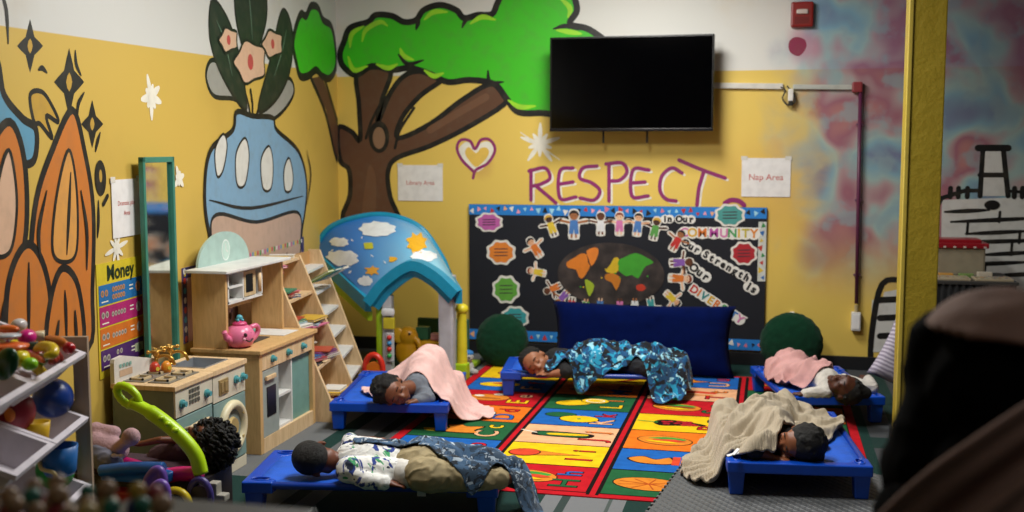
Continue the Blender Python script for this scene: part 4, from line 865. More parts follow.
obj('wall_cabinet', sb, WHITE, t)
mo = obj('microwave_door', box(B(), dh-.012, dh-.002, .19, .31, .70, zt-.015), M('#c9b48c', .5, kind='wood'), t, bevel=.003)
obj('microwave_window', box(B(), dh-.003, dh, .205, .275, .72, zt-.03), BLACK, mo)
bm = B(); tube(bm, (dh+.005, .335, .71), (dh+.005, .335, .80), .009); obj('rail_handle', bm, WOODL, mo, True)
hutch = t
bm = B(); box(bm, -.13, .05, -.09, .09, 0, .004); o = obj('hob_mat', bm, M('#4a4440', .5)); o.location = (-2.40, 4.78, z2+.0005); tag(o, 'dark printed hob mat on the hutch worktop beside the teapot', 'mat')
bm = B(); box(bm, -.12, .10, -.08, .09, 0, .003); o = obj('white_tray', bm, M('#e6e6e2', .4), bevel=.001); o.location = (-2.40, 5.0, z2+.0005); tag(o, 'thin white sheet lying on the far end of the hutch worktop', 'tray')
# pink teapot with a smiling face
PINK = M('#e0749a', .3); PINKD = M('#c93f72', .35)
tp = thing('toy_teapot', 'pink toy teapot with smiling face and blue lid knob on the hutch worktop', 'teapot', (-2.37, 4.60, z2+.001))
tp.scale = (1.25, 1.25, 1.25)
bm = B(); lathe(bm, [(.030, 0), (.046, .008), (.055, .03), (.054, .052), (.040, .074), (.026, .082)], (0, 0, 0), 28); obj('body', bm, PINK, tp, True)
bm = B(); lathe(bm, [(.028, .080), (.026, .090), (.010, .098)], (0, 0, 0), 20); lid = obj('lid', bm, PINKD, tp, True)
bm = B(); ball(bm, (0, 0, .108), .012); [ball(bm, (.012*math.cos(a), .012*math.sin(a), .10), .006, sub=2) for a in (0, 1.57, 3.14, 4.71)]; obj('lid_knob', bm, M('#4fa8b8', .3), lid, True)
bm = B(); path(bm, cr([(.02, .045, .066), (.03, .075, .068), (.03, .088, .045), (.02, .07, .02), (.01, .05, .016)], 5), .0095); obj('handle', bm, PINK, tp, True)
bm = B(); path(bm, cr([(-.01, -.045, .03), (-.018, -.068, .045), (-.02, -.08, .068)], 5), [.013]*6+[.010]*5); obj('spout', bm, PINK, tp, True)
bm = B()
for sx in (-.017, .017): ball(bm, (.045, -.018+sx-.008, .052), (.007, .006, .008), sub=2)
path(bm, cr([(.047, -.048, .036), (.053, -.028, .026), (.056, -.008, .034)], 5), .0028); obj('face', bm, M('#30101c', .4), tp, True)
bm = B(); [ball(bm, (.044, -.026+s_, .038), (.006, .007, .006), sub=2) for s_ in (-.026, .026)]; obj('cheeks', bm, M('#e8a0b4', .4), tp, True)
# small green cup behind, brass toys on the hutch
bm = B(); lathe(bm, [(.012, 0), (.018, .005), (.02, .03), (.017, .03), (.015, .008), (.0, .008)], (0, 0, 0), 16); o = obj('toy_cup', bm, M('#6f9f94', .4), None, True); o.location = (-2.47, 4.93, z2+.004); tag(o, 'small green toy cup behind the pink teapot', 'cup')
# ------------------------------------------------------------ slant-sided bookshelf
bx = -2.67
bs = thing('slanted_bookshelf', 'light wood open bookshelf with three sloping side panels', 'bookshelf', (bx, 5.17, 0)); ys = [0, .46, .90]
def slant(y, xt, xb, zt_, name='side_panel', mat=WOODL):
    bm = B(); prism(bm, [(0, 0), (xb-bx, 0), (xb-bx, .03), (xt-bx, zt_), (0, zt_)], lambda u, v, h: (u, y+h, v), .018); return obj(name, bm, mat, bs, bevel=.002)
def xf(i, z):
    T = [(-2.47, -2.13, .80), (-2.53, -2.20, .81), (-2.60, -2.30, .80)][i]; return T[0]+(T[1]-T[0])*(1-z/T[2])-bx
slant(ys[0], -2.47, -2.13, .80); slant(ys[1], -2.53, -2.20, .81); slant(ys[2], -2.60, -2.30, .80)
obj('back_board', box(B(), 0, .008, .018, ys[2], .02, .79), M('#b98c58', .6, kind='wood'), bs)
def shelf(i, z, mat, th=.014):
    y0, y1 = ys[i]+.018, ys[i+1]; bm = B(); xa = xf(i, z)-.01; xb = xf(i+1, z)-.01
    prism(bm, [(.008, y0), (xa, y0), (xb, y1), (.008, y1)], lambda u, v, h: (u, v, z+h), th); return obj('shelf', bm, mat, bs, bevel=.002)
Z0 = [.06, .255, .43, .60, .785]; Z1 = [.10, .22, .34, .46, .58, .70]
for z in Z0: shelf(0, z, WOODL)
for z in Z1: shelf(1, z, WHITE)
# books
BKC = [('#c9c0b0', 'cream'), ('#7a3f7a', 'purple'), ('#2f5f9a', 'blue'), ('#b8503a', 'rust'), ('#3f8a6a', 'green'), ('#d8b040', 'yellow'), ('#d87a9a', 'pink'), ('#3a3a44', 'black'), ('#8ab04a', 'lime'), ('#b0c4d0', 'pale blue'), ('#e8e4dc', 'white'), ('#a83a3a', 'red')]
random.seed(11)
def book(loc, sx, sy, sz, col, label, group, rz=0, ry=0):
    b = thing('picture_book', label, 'book', loc, rz, group); b.rotation_euler = (0, ry, rz)
    bm = B(); box(bm, -sx/2, sx/2, -sy/2, sy/2, 0, .0022); box(bm, -sx/2, sx/2, -sy/2, sy/2, sz-.0022, sz); box(bm, -sx/2, -sx/2+.003, -sy/2, sy/2, 0, sz); obj('cover', bm, M(col, .45), b)
    obj('pages', box(B(), -sx/2+.003, sx/2-.004, -sy/2+.004, sy/2-.004, .0022, sz-.0022), M('#ded8c8', .7), b); return b
SH = {60: ('lowest wooden shelf', 'second wooden shelf from the floor', 'middle wooden shelf', 'upper wooden shelf', 'top of the bookshelf')}
def pile(i, zi, y, n, wh, rzs=.25, dx=0):
    z = (Z0 if i == 0 else Z1)[zi]+.0145; xa = (xf(i, z)+xf(i+1, z))/2+bx-.075+dx; zz = z
    pos = ['bottom', 'second', 'third', 'fourth', 'fifth', 'sixth', 'seventh']
    for k in range(n):
        c, nm = random.choice(BKC); s_ = random.choice((.006, .009, .012)); rz = random.uniform(-rzs, rzs)
        book((xa+random.uniform(-.01, .01), 5.17+y+random.uniform(-.01, .01), zz), .13+random.uniform(-.02, .02), .16+random.uniform(-.03, .03), s_, c, '%s picture book, %s in the pile %s' % (nm, pos[k], wh), 'books '+wh, rz); zz += s_+.0004
pile(0, 1, .12, 4, 'on the second wooden shelf near the hutch'); pile(0, 1, .32, 5, 'on the second wooden shelf, far side')
pile(0, 2, .14, 3, 'on the middle wooden shelf near the hutch'); pile(0, 2, .33, 5, 'on the middle wooden shelf, far side')
pile(0, 3, .16, 4, 'on the upper wooden shelf'); pile(0, 0, .30, 4, 'on the lowest wooden shelf')
pile(1, 5, .12, 7, 'on the top white shelf', .5, .045); pile(1, 4, .14, 6, 'on the second white shelf from top', .5, .05); pile(1, 3, .15, 3, 'on the third white shelf', .3, .045); pile(1, 2, .15, 3, 'on the fourth white shelf', .3, .045)
z = Z1[4]+.016
for k, (c, nm) in enumerate((('#8ab04a', 'lime'), ('#2f8a9a', 'teal'), ('#d8d8d0', 'white'))):
    b = book((bx+xf(1, z)-.02+k*.006, 5.17+.60+.10*k, z+.075), .15, .09, .012, c, '%s picture book leaning outward over the bookshelf edge' % nm, 'books leaning off the white shelves', .0, -.5)
for k in range(4):
    c, nm = BKC[(k*5+7) % 12]; book((-2.62+.0, 5.33+.09*k, .7995+.0003), .14, .07, .008+.002*k, c, '%s thin booklet on top of the bookshelf, %s from the left' % (nm, ['first', 'second', 'third', 'fourth'][k]), 'booklets on top of the bookshelf', .1*k)
# ------------------------------------------------------------ sleeping children
SUP = []                                                         # everything a blanket can rest on
def world_bvh(objs):
    V, Fs = [], []
    bpy.context.view_layer.update(); dg = bpy.context.evaluated_depsgraph_get()
    for o in objs:
        if o.type != 'MESH': continue
        ev = o.evaluated_get(dg); me = ev.to_mesh(); k = len(V); mw = o.matrix_world
        V += [mw @ v.co for v in me.vertices]; Fs += [[k+i for i in p.vertices] for p in me.polygons]; ev.to_mesh_clear()
    return BVHTree.FromPolygons(V, Fs)
def kids_of(t):
    r = []
    for c in t.children: r.append(c); r += kids_of(c)
    return r
def frame(fwd, up):
    y = Vector(fwd).normalized(); z = Vector(up); z = (z-y*z.dot(y)).normalized(); x = y.cross(z); return Matrix((x, y, z)).transposed()
def head_prims(bm, c, R3, s=1.):
    def e(p, r, sub=3): ball(bm, Vector(c)+R3 @ (Vector(p)*s), tuple(q*s for q in r), R3, sub)
    e((0, -.010, .014), (.060, .072, .062)); e((0, .022, -.026), (.047, .046, .046)); e((0, .048, -.056), (.018, .016, .014)); e((-.026, .040, -.026), (.021, .020, .020)); e((.026, .040, -.026), (.021, .020, .020))
    e((0, .050, .022), (.040, .016, .022)); e((0, .074, -.018), (.0095, .011, .009)); e((-.008, .070, -.020), (.006, .007, .006), 2); e((.008, .070, -.020), (.006, .007, .006), 2); e((0, .066, -.004), (.006, .008, .016))
    e((0, .066, -.040), (.015, .008, .005)); e((0, .064, -.048), (.012, .008, .005))
    for sx in (-1, 1): e((sx*.060, -.002, -.012), (.007, .014, .020)); e((sx*.022, .059, .002), (.012, .007, .008))
def face_bits(t, c, R3, s, skin_dark):
    w_ = lambda p: Vector(c)+R3 @ (Vector(p)*s)-Vector(t.location)
    for sx in (-1, 1):
        bm = B(); path(bm, [w_((sx*.022+q, .0655-abs(q)*.25, -.002-.0035*math.cos(q*120))) for q in (-.012, -.008, -.004, 0, .004, .008, .012)], .0014*s, 6); obj('eyelashes', bm, BLACK, t)
        bm = B(); path(bm, [w_((sx*.022+q, .0665-abs(q)*.3, .020+.003*math.cos(q*100))) for q in (-.013, -.006, 0, .006, .013)], .002*s, 6); obj('eyebrow', bm, M('#120a08', .7), t)
    bm = B(); path(bm, [w_((q, .0735-abs(q)*.35, -.044)) for q in (-.013, -.006, 0, .006, .013)], .0014*s, 6); obj('lips', bm, M(skin_dark, .5), t)
def hand(bm, wrist, d, palm_n, s=1.):
    """palm with five fingers, slightly curled"""
    d = Vector(d).normalized(); n = Vector(palm_n); n = (n-d*n.dot(d)).normalized(); sd = d.cross(n); w0 = Vector(wrist)
    capsule(bm, w0, w0+d*.022*s, .013*s, .014*s); ball(bm, w0+d*.030*s, (.021*s, .009*s, .024*s), Matrix((sd, n, d)).transposed())
    for k, L_ in enumerate((.026, .032, .030, .023)):
        b = w0+d*.046*s+sd*(k-1.5)*.0115*s; m = b+d*L_*.55*s+sd*(k-1.5)*.002*s; e = m+(d*.7-n*.7)*L_*.5*s
        capsule(bm, b-d*.008*s, m, .0052*s, .0048*s); capsule(bm, m, e, .0048*s, .0042*s)
    b = w0+d*.014*s-sd*.018*s; m = b+(d*.6-sd*.75)*.018*s; capsule(bm, b, m, .0065*s, .0055*s); capsule(bm, m, m+(d*.9-sd*.2)*.015*s, .0055*s, .0048*s)
def cut_cloth(bm_list, infl, wr, t, name, mat, vox=.006, sm=3):
    bm = B()
    for p0, p1, r0, r1 in bm_list: capsule(bm, p0, p1, r0+infl, r1+infl, 3)
    me = remesh(bm, vox, sm, wr); shift(me, t.location); return mesh_obj(name, me, mat, t, True)
def person(label, loc, body, headc, R3, hs, skin, hands=(), group=None, vox=.0055):
    t = thing('person', label, 'person', tuple(loc), 0, group)
    bm = B()
    for p0, p1, r0, r1 in body: capsule(bm, p0, p1, r0, r1, 3)
    head_prims(bm, headc, R3, hs)
    for h_ in hands: hand(bm, *h_)
    me = remesh(bm, vox, 3); shift(me, t.location); mesh_obj('body', me, M(skin, .5, kind='skin'), t, True)
    return t
def hair_cap(t, c, R3, s, infl=.006, name='hair', curls=0, cr_=.010, ext=(), col='#0b0807'):
    bm = B(); random.seed(int(curls)+5)
    ball(bm, Vector(c)+R3 @ (Vector((0, -.020, .020))*s), tuple((q+infl)*s for q in (.060, .064, .060)), R3)
    ball(bm, Vector(c)+R3 @ (Vector((0, -.030, -.012))*s), tuple((q+infl)*s for q in (.052, .046, .046)), R3)
    for k in range(curls):
        a = Vector((random.gauss(0, 1), random.gauss(-.45, 1), random.gauss(.35, 1))).normalized()
        if a.y > .45 and a.z < .55: continue
        ball(bm, Vector(c)+R3 @ (Vector((a.x*.064, -.018+a.y*.068, .016+a.z*.066))*s), random.uniform(.7, 1.3)*cr_*s, sub=2)
    for p0, p1, r0, r1 in ext: capsule(bm, p0, p1, r0, r1, 2)
    me = remesh(bm, .0045, 2, (.0016, 70)); shift(me, t.location); return mesh_obj(name, me, M(col, .6, kind='hair'), t, True)
def inpoly(x, y, P_):
    c = False; j = len(P_)-1
    for i in range(len(P_)):
        if (P_[i][1] > y) != (P_[j][1] > y) and x < (P_[j][0]-P_[i][0])*(y-P_[i][1])/(P_[j][1]-P_[i][1]+1e-12)+P_[i][0]: c = not c
        j = i
    return c
def drape(name, label, cat, pts, sup, mat, res=.007, lift=.007, it=30, amp=.012, wsc=16, seed=0, thick=.006, floor=.008, dirn=(1, .35), puff=0., group=None, parent_thing=None, edge_drop=0):
    """a cloth lying over what is beneath it: outline pts (x, y)"""
    P_ = cr([Vector((p[0], p[1])) for p in pts], 4, True)
    x0 = min(p.x for p in P_)-.02; x1 = max(p.x for p in P_)+.02; y0 = min(p.y for p in P_)-.02; y1 = max(p.y for p in P_)+.02
    nx = int((x1-x0)/res)+1; ny = int((y1-y0)/res)+1; bv = world_bvh(sup); h = np.full((nx, ny), floor)
    for i in range(nx):
        for j in range(ny):
            r = bv.ray_cast(Vector((x0+i*res, y0+j*res, 1.2)), Vector((0, 0, -1)), 1.3)
            if r[0] is not None: h[i, j] = max(floor, r[0].z)
    h = h+lift; z = h.copy()
    for k in range(it):
        q = np.pad(z, 1, 'edge'); z = np.maximum(h, (q[:-2, 1:-1]+q[2:, 1:-1]+q[1:-1, :-2]+q[1:-1, 2:])/4)
    for k in range(3):
        q = np.pad(z, 1, 'edge'); z = .4*z+.15*(q[:-2, 1:-1]+q[2:, 1:-1]+q[1:-1, :-2]+q[1:-1, 2:])
    mask = np.zeros((nx, ny), bool); dd = Vector(dirn).normalized(); de = Vector((-dd.y, dd.x))
    for i in range(nx):
        for j in range(ny):
            x, y = x0+i*res, y0+j*res; wob = noise.noise(Vector((x*14, y*14, seed)))*.012
            mask[i, j] = inpoly(x+wob, y-wob, P_)
            a = x*dd.x+y*dd.y; b = x*de.x+y*de.y
            n1 = noise.noise(Vector((a*wsc*.35+noise.noise(Vector((x*6, y*6, seed)))*.9, b*wsc, seed))); n2 = noise.noise(Vector((x*wsc*1.6, y*wsc*1.6, seed+9)))
            rg = 1-min(1, abs(n1)*3.2)
            z[i, j] += amp*(rg*rg*1.3+max(0, n2)*.6)+puff*(max(0, noise.noise(Vector((x*9, y*9, seed+4))))+.2)
    idx = {}; V = []; Fs = []
    for i in range(nx-1):
        for j in range(ny-1):
            if mask[i, j] and mask[i+1, j] and mask[i+1, j+1] and mask[i, j+1]:
                f = []
                for (a, b) in ((i, j), (i+1, j), (i+1, j+1), (i, j+1)):
                    if (a, b) not in idx: idx[(a, b)] = len(V); V.append(Vector((x0+a*res, y0+b*res, z[a, b])))
                    f.append(idx[(a, b)])
                Fs.append(f)
    bm = B(); vs = [bm.verts.new(v) for v in V]
    for f in Fs: bm.faces.new([vs[k] for k in f])
    for k in range(6):                                           # even out the hem
        new = {}
        for v in bm.verts:
            nb = [e.other_vert(v) for e in v.link_edges if e.is_boundary]
            if len(nb) == 2: new[v] = v.co*.4+(nb[0].co+nb[1].co)*.3
        for v, c in new.items(): v.co = c
    vs = [v for v in bm.verts if any(e.is_boundary for e in v.link_edges)]
    for v in vs: v.co.z -= edge_drop
    L = Vector(((x0+x1)/2, (y0+y1)/2, 0)); bmesh.ops.translate(bm, vec=-L, verts=bm.verts)
    bmesh.ops.recalc_face_normals(bm, faces=bm.faces); me = bpy.data.meshes.new(name); bm.to_mesh(me); bm.free()
    o = mesh_obj(name, me, mat, None, True); o.location = L
    m = o.modifiers.new('s', 'SOLIDIFY'); m.thickness = thick; m.offset = 0; m2 = o.modifiers.new('b', 'SUBSURF'); m2.levels = m2.render_levels = 1
    tag(o, label, cat, group); return o
def print_mat(name, base, spots, sc, kind='fleece', dist=1.5, rough=.9, lo=.5):
    g = G(name); v = g.coord(); c = g.mix(0, base, base)
    for i, (col, th, s_) in enumerate(spots):
        g_ = g.node('ShaderNodeMapping'); g_.inputs['Location'].default_value = (i*3.7, i*1.9, i*5.1); g.lk(v, g_.inputs[0])
        c = g.mix(g.sstep(g.noise(g_.outputs[0], sc*s_, 3, dist), th, th+.03), c, col)
    g.col(c); g.bump(g.noise(v, 260, 3, 1), .6, .003); g.b.inputs['Sheen Weight'].default_value = .15; return g.fin(rough)
V_ = lambda *a: Vector(a)
# ---- child in the printed shirt (near cot)
hc = Z(317, 459, .205); R3 = frame((.30, .85, -.40), (-1, -.05, .05))
sh = Z(352, 459, .195); ch = Z(372, 460, .20); wa = Z(400, 464, .185); pe = Z(424, 466, .195)
shn = Z(350, 470, .185); shf = Z(354, 449, .195)
torso = [(sh, ch, .058, .06), (shn, Z(395, 472, .18), .046, .044), (shf, Z(398, 454, .19), .046, .044), (ch, wa, .06, .055)]
hips = [(wa, pe, .052, .062), (Z(420, 474, .185), Z(432, 475, .185), .052, .055), (Z(421, 457, .20), Z(432, 458, .205), .055, .058)]
k1, k2 = Z(472, 478, .175), Z(466, 458, .185); f1, f2 = Z(506, 478, .17), Z(503, 466, .175)
legs = [(Z(436, 475, .185), k1, .052, .038), (k1, f1, .036, .026), (Z(436, 459, .2), k2, .053, .038), (k2, f2, .036, .026)]
el, wr_ = Z(366, 480, .165), Z(386, 483, .158)
arms = [(shn, el, .032, .026), (el, wr_, .025, .018), (shf, Z(350, 441, .16), .032, .026), (Z(350, 441, .16), Z(374, 440, .155), .024, .016)]
feet = [(f1, Z(520, 481, .14), .024, .022), (f2, Z(519, 470, .145), .024, .022), (Z(519, 470, .145), Z(528, 482, .09), .022, .018)]
neck = [(hc+V_(.02, .0, -.01), sh, .034, .036)]
kidA = person('sleeping child in a white printed shirt and khaki trousers lying face away', (hc.x+.3, hc.y, .13), torso+hips+legs+arms+feet+neck, hc, R3, 1.04, '#6b3a24', [(wr_, Z(402, 485, .15)-wr_, (0, 0, 1), 1.05), (Z(374, 440, .155), (1, 0, 0), (0, 0, 1), 1.0)])
hair_cap(kidA, hc, R3, 1.04, .0045, curls=0); face_bits(kidA, hc, R3, 1.04, '#4a2018')
SHIRT = print_mat('palm_print_shirt', '#e6e7e4', [('#3f9a64', .585, 1), ('#1f3a8a', .585, .9), ('#16233c', .59, 1.1)], 8, dist=2.4)
cut_cloth(torso+[arms[0], (el, el.lerp(wr_, .92), .025, .019), arms[2]], .008, (.004, 26), kidA, 'shirt', SHIRT)
cut_cloth([(wa+V_(.0, 0, 0), wa.lerp(pe, .35), .052, .056), (Z(400, 472, .18), Z(408, 474, .18), .045, .047)], .006, (.001, 30), kidA, 'undershirt', M('#d9d7d2', .8, kind='fabric'))
cut_cloth([(wa.lerp(pe, .45), pe, .056, .064)]+hips[1:]+[legs[0], (k1, k1.lerp(f1, .8), .037, .03), legs[2], (k2, k2.lerp(f2, .8), .037, .03)], .011, (.006, 22), kidA, 'trousers', M('#a39470', .85, kind='fabric'))
for i, (a, b, c) in enumerate(((f1, Z(521, 482, .135), Z(526, 494, .09)), (f2, Z(520, 470, .145), Z(531, 492, .07)))):
    cut_cloth([(a.lerp(b, .4), b, .026, .025), (b, c, .026, .02)], .006, (.001, 30), kidA, 'shoe', M('#20301f', .6, kind='fabric'))
kA = kids_of(kidA)+kids_of(cotA)
DEN = print_mat('denim_print', '#2c4258', [('#3f5f80', .46, .6), ('#a9b8c6', .57, 1.0), ('#141f2c', .58, .8)], 16, dist=2.5)
def W2(L_): return [Z(*p) for p in L_]
drape('print_blanket', 'blue white patterned cloth over the khaki trousered legs, hanging off the near cot', 'blanket', [(-1.30,3.93),(-1.18,4.05),(-1.0,4.12),(-.90,4.10),(-.83,4.03),(-.80,3.96),(-.87,3.905),(-.96,3.89),(-1.0,3.83),(-1.06,3.80),(-1.14,3.82),(-1.2,3.88)], kA, DEN, amp=.010, wsc=20, seed=1, it=25)
drape('print_cloth', 'small blue patterned cloth lying on the back of the child in khaki trousers', 'cloth', [(-1.56,3.92),(-1.52,4.02),(-1.40,4.06),(-1.30,4.06),(-1.22,3.98),(-1.30,3.93),(-1.40,3.915),(-1.50,3.90)], kA, DEN, amp=.008, wsc=26, seed=2, it=10)
o = obj('care_label', box(B(), -.016, .016, -.002, 0, -.028, 0), M('#c9cac8', .6), cotA); o.location = (.20, -.225, .125)
# ---- child under the pink blanket (playhouse cot)
hc = Z(392, 391, .215); R3 = frame((.72, -.62, -.12), (-.62, -.62, .35))
sh = Z(418, 386, .205); hip = V_(-1.74, 5.52, .24); mid = sh.lerp(hip, .45)+V_(0, 0, .03)
torso = [(sh, mid, .062, .075), (mid, hip, .075, .085)]; kn = V_(-1.70, 5.26, .18)
legs = [(hip, kn, .06, .042), (kn, V_(-1.72, 5.62, .16), .036, .028), (hip, V_(-1.88, 5.32, .18), .06, .042), (V_(-1.88, 5.32, .18), V_(-1.86, 5.64, .16), .036, .026)]
arms = [(sh+V_(.02, -.02, -.01), Z(428, 398, .16), .033, .028), (Z(428, 398, .16), Z(414, 402, .15), .026, .018)]
kidB = person('sleeping child with curly dark hair and grey sleeve under the pink blanket by the playhouse', (hc.x, hc.y+.3, .13), torso+legs+arms+[(hc, sh, .034, .04)], hc, R3, 1.08, '#7a4a32', [(Z(414, 402, .15), (-.8, -.2, 0), (0, 0, 1), 1)], vox=.007)
hair_cap(kidB, hc, R3, 1.08, .008, curls=170, cr_=.012, ext=[(hc+V_(-.05, .03, .01), hc+V_(-.09, .07, -.02), .035, .02), (hc+V_(-.04, -.02, -.01), hc+V_(-.07, -.03, -.04), .035, .02)]); face_bits(kidB, hc, R3, 1.08, '#4a2018')
cut_cloth([torso[0], arms[0], (Z(428, 398, .16), Z(417, 401, .15), .026, .021)], .010, (.004, 24), kidB, 'shirt', M('#6f7681', .85, kind='fabric'))
cut_cloth([torso[-1]]+legs, .010, (.005, 22), kidB, 'trousers', M('#3a3f4a', .85, kind='fabric'), .007)
kB = kids_of(kidB)+kids_of(cotB)
PKB = M('#eec4be', .95, kind='fleece'); 
drape('pink_blanket', 'pale pink fleece blanket draped over the curly haired child by the playhouse', 'blanket', [(-2.06,5.36),(-2.0,5.22),(-1.89,5.16),(-1.77,5.17),(-1.67,5.19),(-1.58,5.14),(-1.51,5.16),(-1.47,5.3),(-1.37,5.40),(-1.41,5.56),(-1.55,5.70),(-1.68,5.80),(-1.85,5.80),(-1.98,5.62)], kB, PKB, amp=.018, wsc=11, seed=3, it=60)
# ---- child under the blue patterned blanket (cushion cot)
hc = Z(535, 362, .205); R3 = frame((.25, -.9, -.05), (-.85, -.15, .45))
sh = Z(556, 361, .20); mid = V_(-.98, 6.08, .19); hip = V_(-.80, 6.15, .19)
torso = [(sh, mid, .064, .062), (mid, hip, .062, .066)]
legs = [(hip, V_(-.60, 6.02, .19), .06, .042), (V_(-.60, 6.02, .19), V_(-.46, 6.16, .17), .036, .028), (hip, V_(-.62, 6.2, .2), .06, .042), (V_(-.62, 6.2, .2), V_(-.46, 6.26, .17), .036, .028)]
arms = [(sh+V_(.01, -.02, .02), Z(566, 372, .17), .034, .028), (Z(566, 372, .17), Z(549, 374, .155), .026, .018)]
kidC = person('sleeping child in a black shirt on the cot before the navy cushion', (hc.x+.3, hc.y, .13), torso+legs+arms+[(hc, sh, .034, .04)], hc, R3, 1.08, '#9a6446', [(Z(549, 374, .155), (-1, -.1, 0), (0, 0, 1), 1)], vox=.007)
hair_cap(kidC, hc, R3, 1.08, .005, curls=60, cr_=.008); face_bits(kidC, hc, R3, 1.08, '#5a2a20')
cut_cloth([torso[0], (mid, mid.lerp(hip, .4), .072, .074), arms[0]], .010, (.004, 24), kidC, 'shirt', M('#0d0d10', .85, kind='fabric'))
cut_cloth([torso[-1]]+legs, .010, (.005, 22), kidC, 'trousers', M('#20242c', .85, kind='fabric'), .007)
kC = kids_of(kidC)+kids_of(cotC)
CAMO = print_mat('blue_camo_fleece', '#03101f', [('#0c4f80', .46, 1), ('#1f9ac4', .54, 1.1), ('#9fdcf0', .60, 1.3), ('#02060c', .57, .9)], 14, dist=1.4)
drape('blue_blanket', 'blue and black camouflage fleece blanket over the child before the navy cushion', 'blanket', [(-1.20,5.86),(-1.18,5.94),(-1.10,6.0),(-1.05,6.08),(-1.03,6.3),(-.8,6.38),(-.5,6.40),(-.42,6.32),(-.40,6.12),(-.43,5.98),(-.50,5.90),(-.58,5.88),(-.63,5.95),(-.70,6.02),(-.84,6.0),(-.94,5.97),(-1.02,5.91),(-1.12,5.88)], kC, CAMO, amp=.030, wsc=14, seed=5, it=18, puff=.025)
# ---- child under the beige blanket (mat cot)
hc = V_(.135, 4.50, .212); R3 = frame((-.82, -.45, .05), (.45, -.62, .35))
sh = V_(.08, 4.58, .19); mid = V_(.03, 4.76, .19); hip = V_(-.02, 4.93, .19)
torso = [(sh, mid, .06, .064), (mid, hip, .064, .068)]
legs = [(hip, V_(-.10, 4.76, .18), .06, .042), (V_(-.10, 4.76, .18), V_(-.06, 5.08, .17), .036, .028), (hip, V_(.1, 5.2, .18), .058, .042)]
arms = [(sh+V_(-.06, -.03, 0), Z(755, 450, .19), .034, .028), (Z(755, 450, .19), Z(772, 458, .155), .026, .018)]
kidD = person('sleeping child with black hair under the beige knitted blanket on the grey mat cot', (hc.x, hc.y+.3, .14), torso+legs+arms+[(hc, sh, .036, .042)], hc, R3, 1.12, '#8a5234', [(Z(772, 458, .155), (1, -.1, 0), (0, 0, 1), 1)], vox=.007)
hair_cap(kidD, hc, R3, 1.12, .009, curls=120, cr_=.011, ext=[(hc+V_(.05, -.02, -.02), hc+V_(.075, .0, -.045), .045, .03)]); face_bits(kidD, hc, R3, 1.12, '#4a2018')
cut_cloth([torso[0], arms[0]], .010, (.004, 24), kidD, 'hood', M('#0e0e12', .85, kind='fabric'))
cut_cloth([torso[-1]]+legs, .010, (.005, 22), kidD, 'trousers', M('#26282e', .85, kind='fabric'), .007)
kD = kids_of(kidD)+kids_of(cotD)
g = G('knitted_beige'); v = g.coord(); g.col(g.mix(g.noise(v, 9, 3), '#c9bba2', '#ab9c84')); wv = g.node('ShaderNodeTexWave', wave_type='BANDS'); wv.inputs['Scale'].default_value = 55; wv.inputs['Distortion'].default_value = 2; g.lk(v, wv.inputs[0])
g.bump(g.math('ADD', g.math('MULTIPLY', wv.outputs['Fac'], .6), g.noise(v, 220, 3)), .8, .005); g.b.inputs['Sheen Weight'].default_value = .2; KNIT = g.fin(.95)
drape('knitted_blanket', 'chunky beige knitted blanket heaped over the black haired child on the mat cot', 'blanket', [(-.33,4.54),(-.27,4.45),(-.20,4.45),(-.15,4.44),(-.08,4.395),(.0,4.395),(.05,4.43),(.065,4.53),(.12,4.59),(.18,4.60),(.24,4.64),(.28,4.82),(.34,5.0),(.34,5.12),(.2,5.3),(.0,5.36),(-.2,5.32),(-.28,5.1),(-.33,4.85),(-.35,4.66)], kD, KNIT, amp=.026, wsc=14, seed=7, it=22, puff=.022, floor=.017, thick=.012, dirn=(.6, 1))
o = obj('blanket_tag', box(box(B(), -.03, .02, -.006, .006, 0, .004), -.012, .035, .0, .012, .004, .007, Matrix.Rotation(.6, 3, 'Z')), M('#e8e8ea', .5), None); p = Z(734, 452, .2); o.location = (p.x, p.y, .19); o.rotation_euler = (.3, -.2, .5); tag(o, 'white satin care ribbon on the left folds of the beige blanket', 'ribbon')
# ---- child under the dusty pink blanket (pillar cot)
hc = Z(845, 388, .205); R3 = frame((-.35, -.55, .75), (.9, -.35, .1))
sh = V_(.31, 5.86, .195); mid = V_(.20, 6.0, .185); hip = V_(.10, 6.14, .185)
torso = [(sh, mid, .056, .056), (mid, hip, .056, .058)]
legs = [(hip, V_(.10, 6.0, .18), .05, .038), (V_(.10, 6.0, .18), V_(.02, 6.12, .17), .034, .026), (hip, V_(.18, 6.28, .18), .05, .04)]
e2 = Z(826, 392, .165); arms = [(sh+V_(-.02, -.04, 0), e2, .032, .027), (e2, Z(806, 394, .155), .025, .018), (sh+V_(.08, 0, 0), Z(872, 388, .17), .03, .024), (Z(872, 388, .17), Z(868, 380, .18), .024, .018)]
kidE = person('sleeping child in a white long sleeved top on the cot beside the pillar', (hc.x, hc.y+.2, .13), torso+legs+arms+[(hc, sh, .034, .04)], hc, R3, 1.05, '#4f2a1c', [(Z(806, 394, .155), (-1, .1, 0), (0, 0, 1), 1), (Z(868, 380, .18), (-.3, .8, .2), (0, 0, 1), 1)], vox=.007)
hair_cap(kidE, hc, R3, 1.05, .006, curls=80, cr_=.009, ext=[(hc+V_(.06, -.01, 0), hc+V_(.10, .0, -.02), .035, .03)]); face_bits(kidE, hc, R3, 1.05, '#2a100c')
cut_cloth([torso[0], arms[0], arms[1], arms[2], arms[3]], .010, (.004, 24), kidE, 'white_top', M('#cfcac2', .85, kind='fabric'))
cut_cloth([torso[-1]]+legs, .010, (.005, 22), kidE, 'trousers', M('#b08a8c', .85, kind='fabric'), .007)
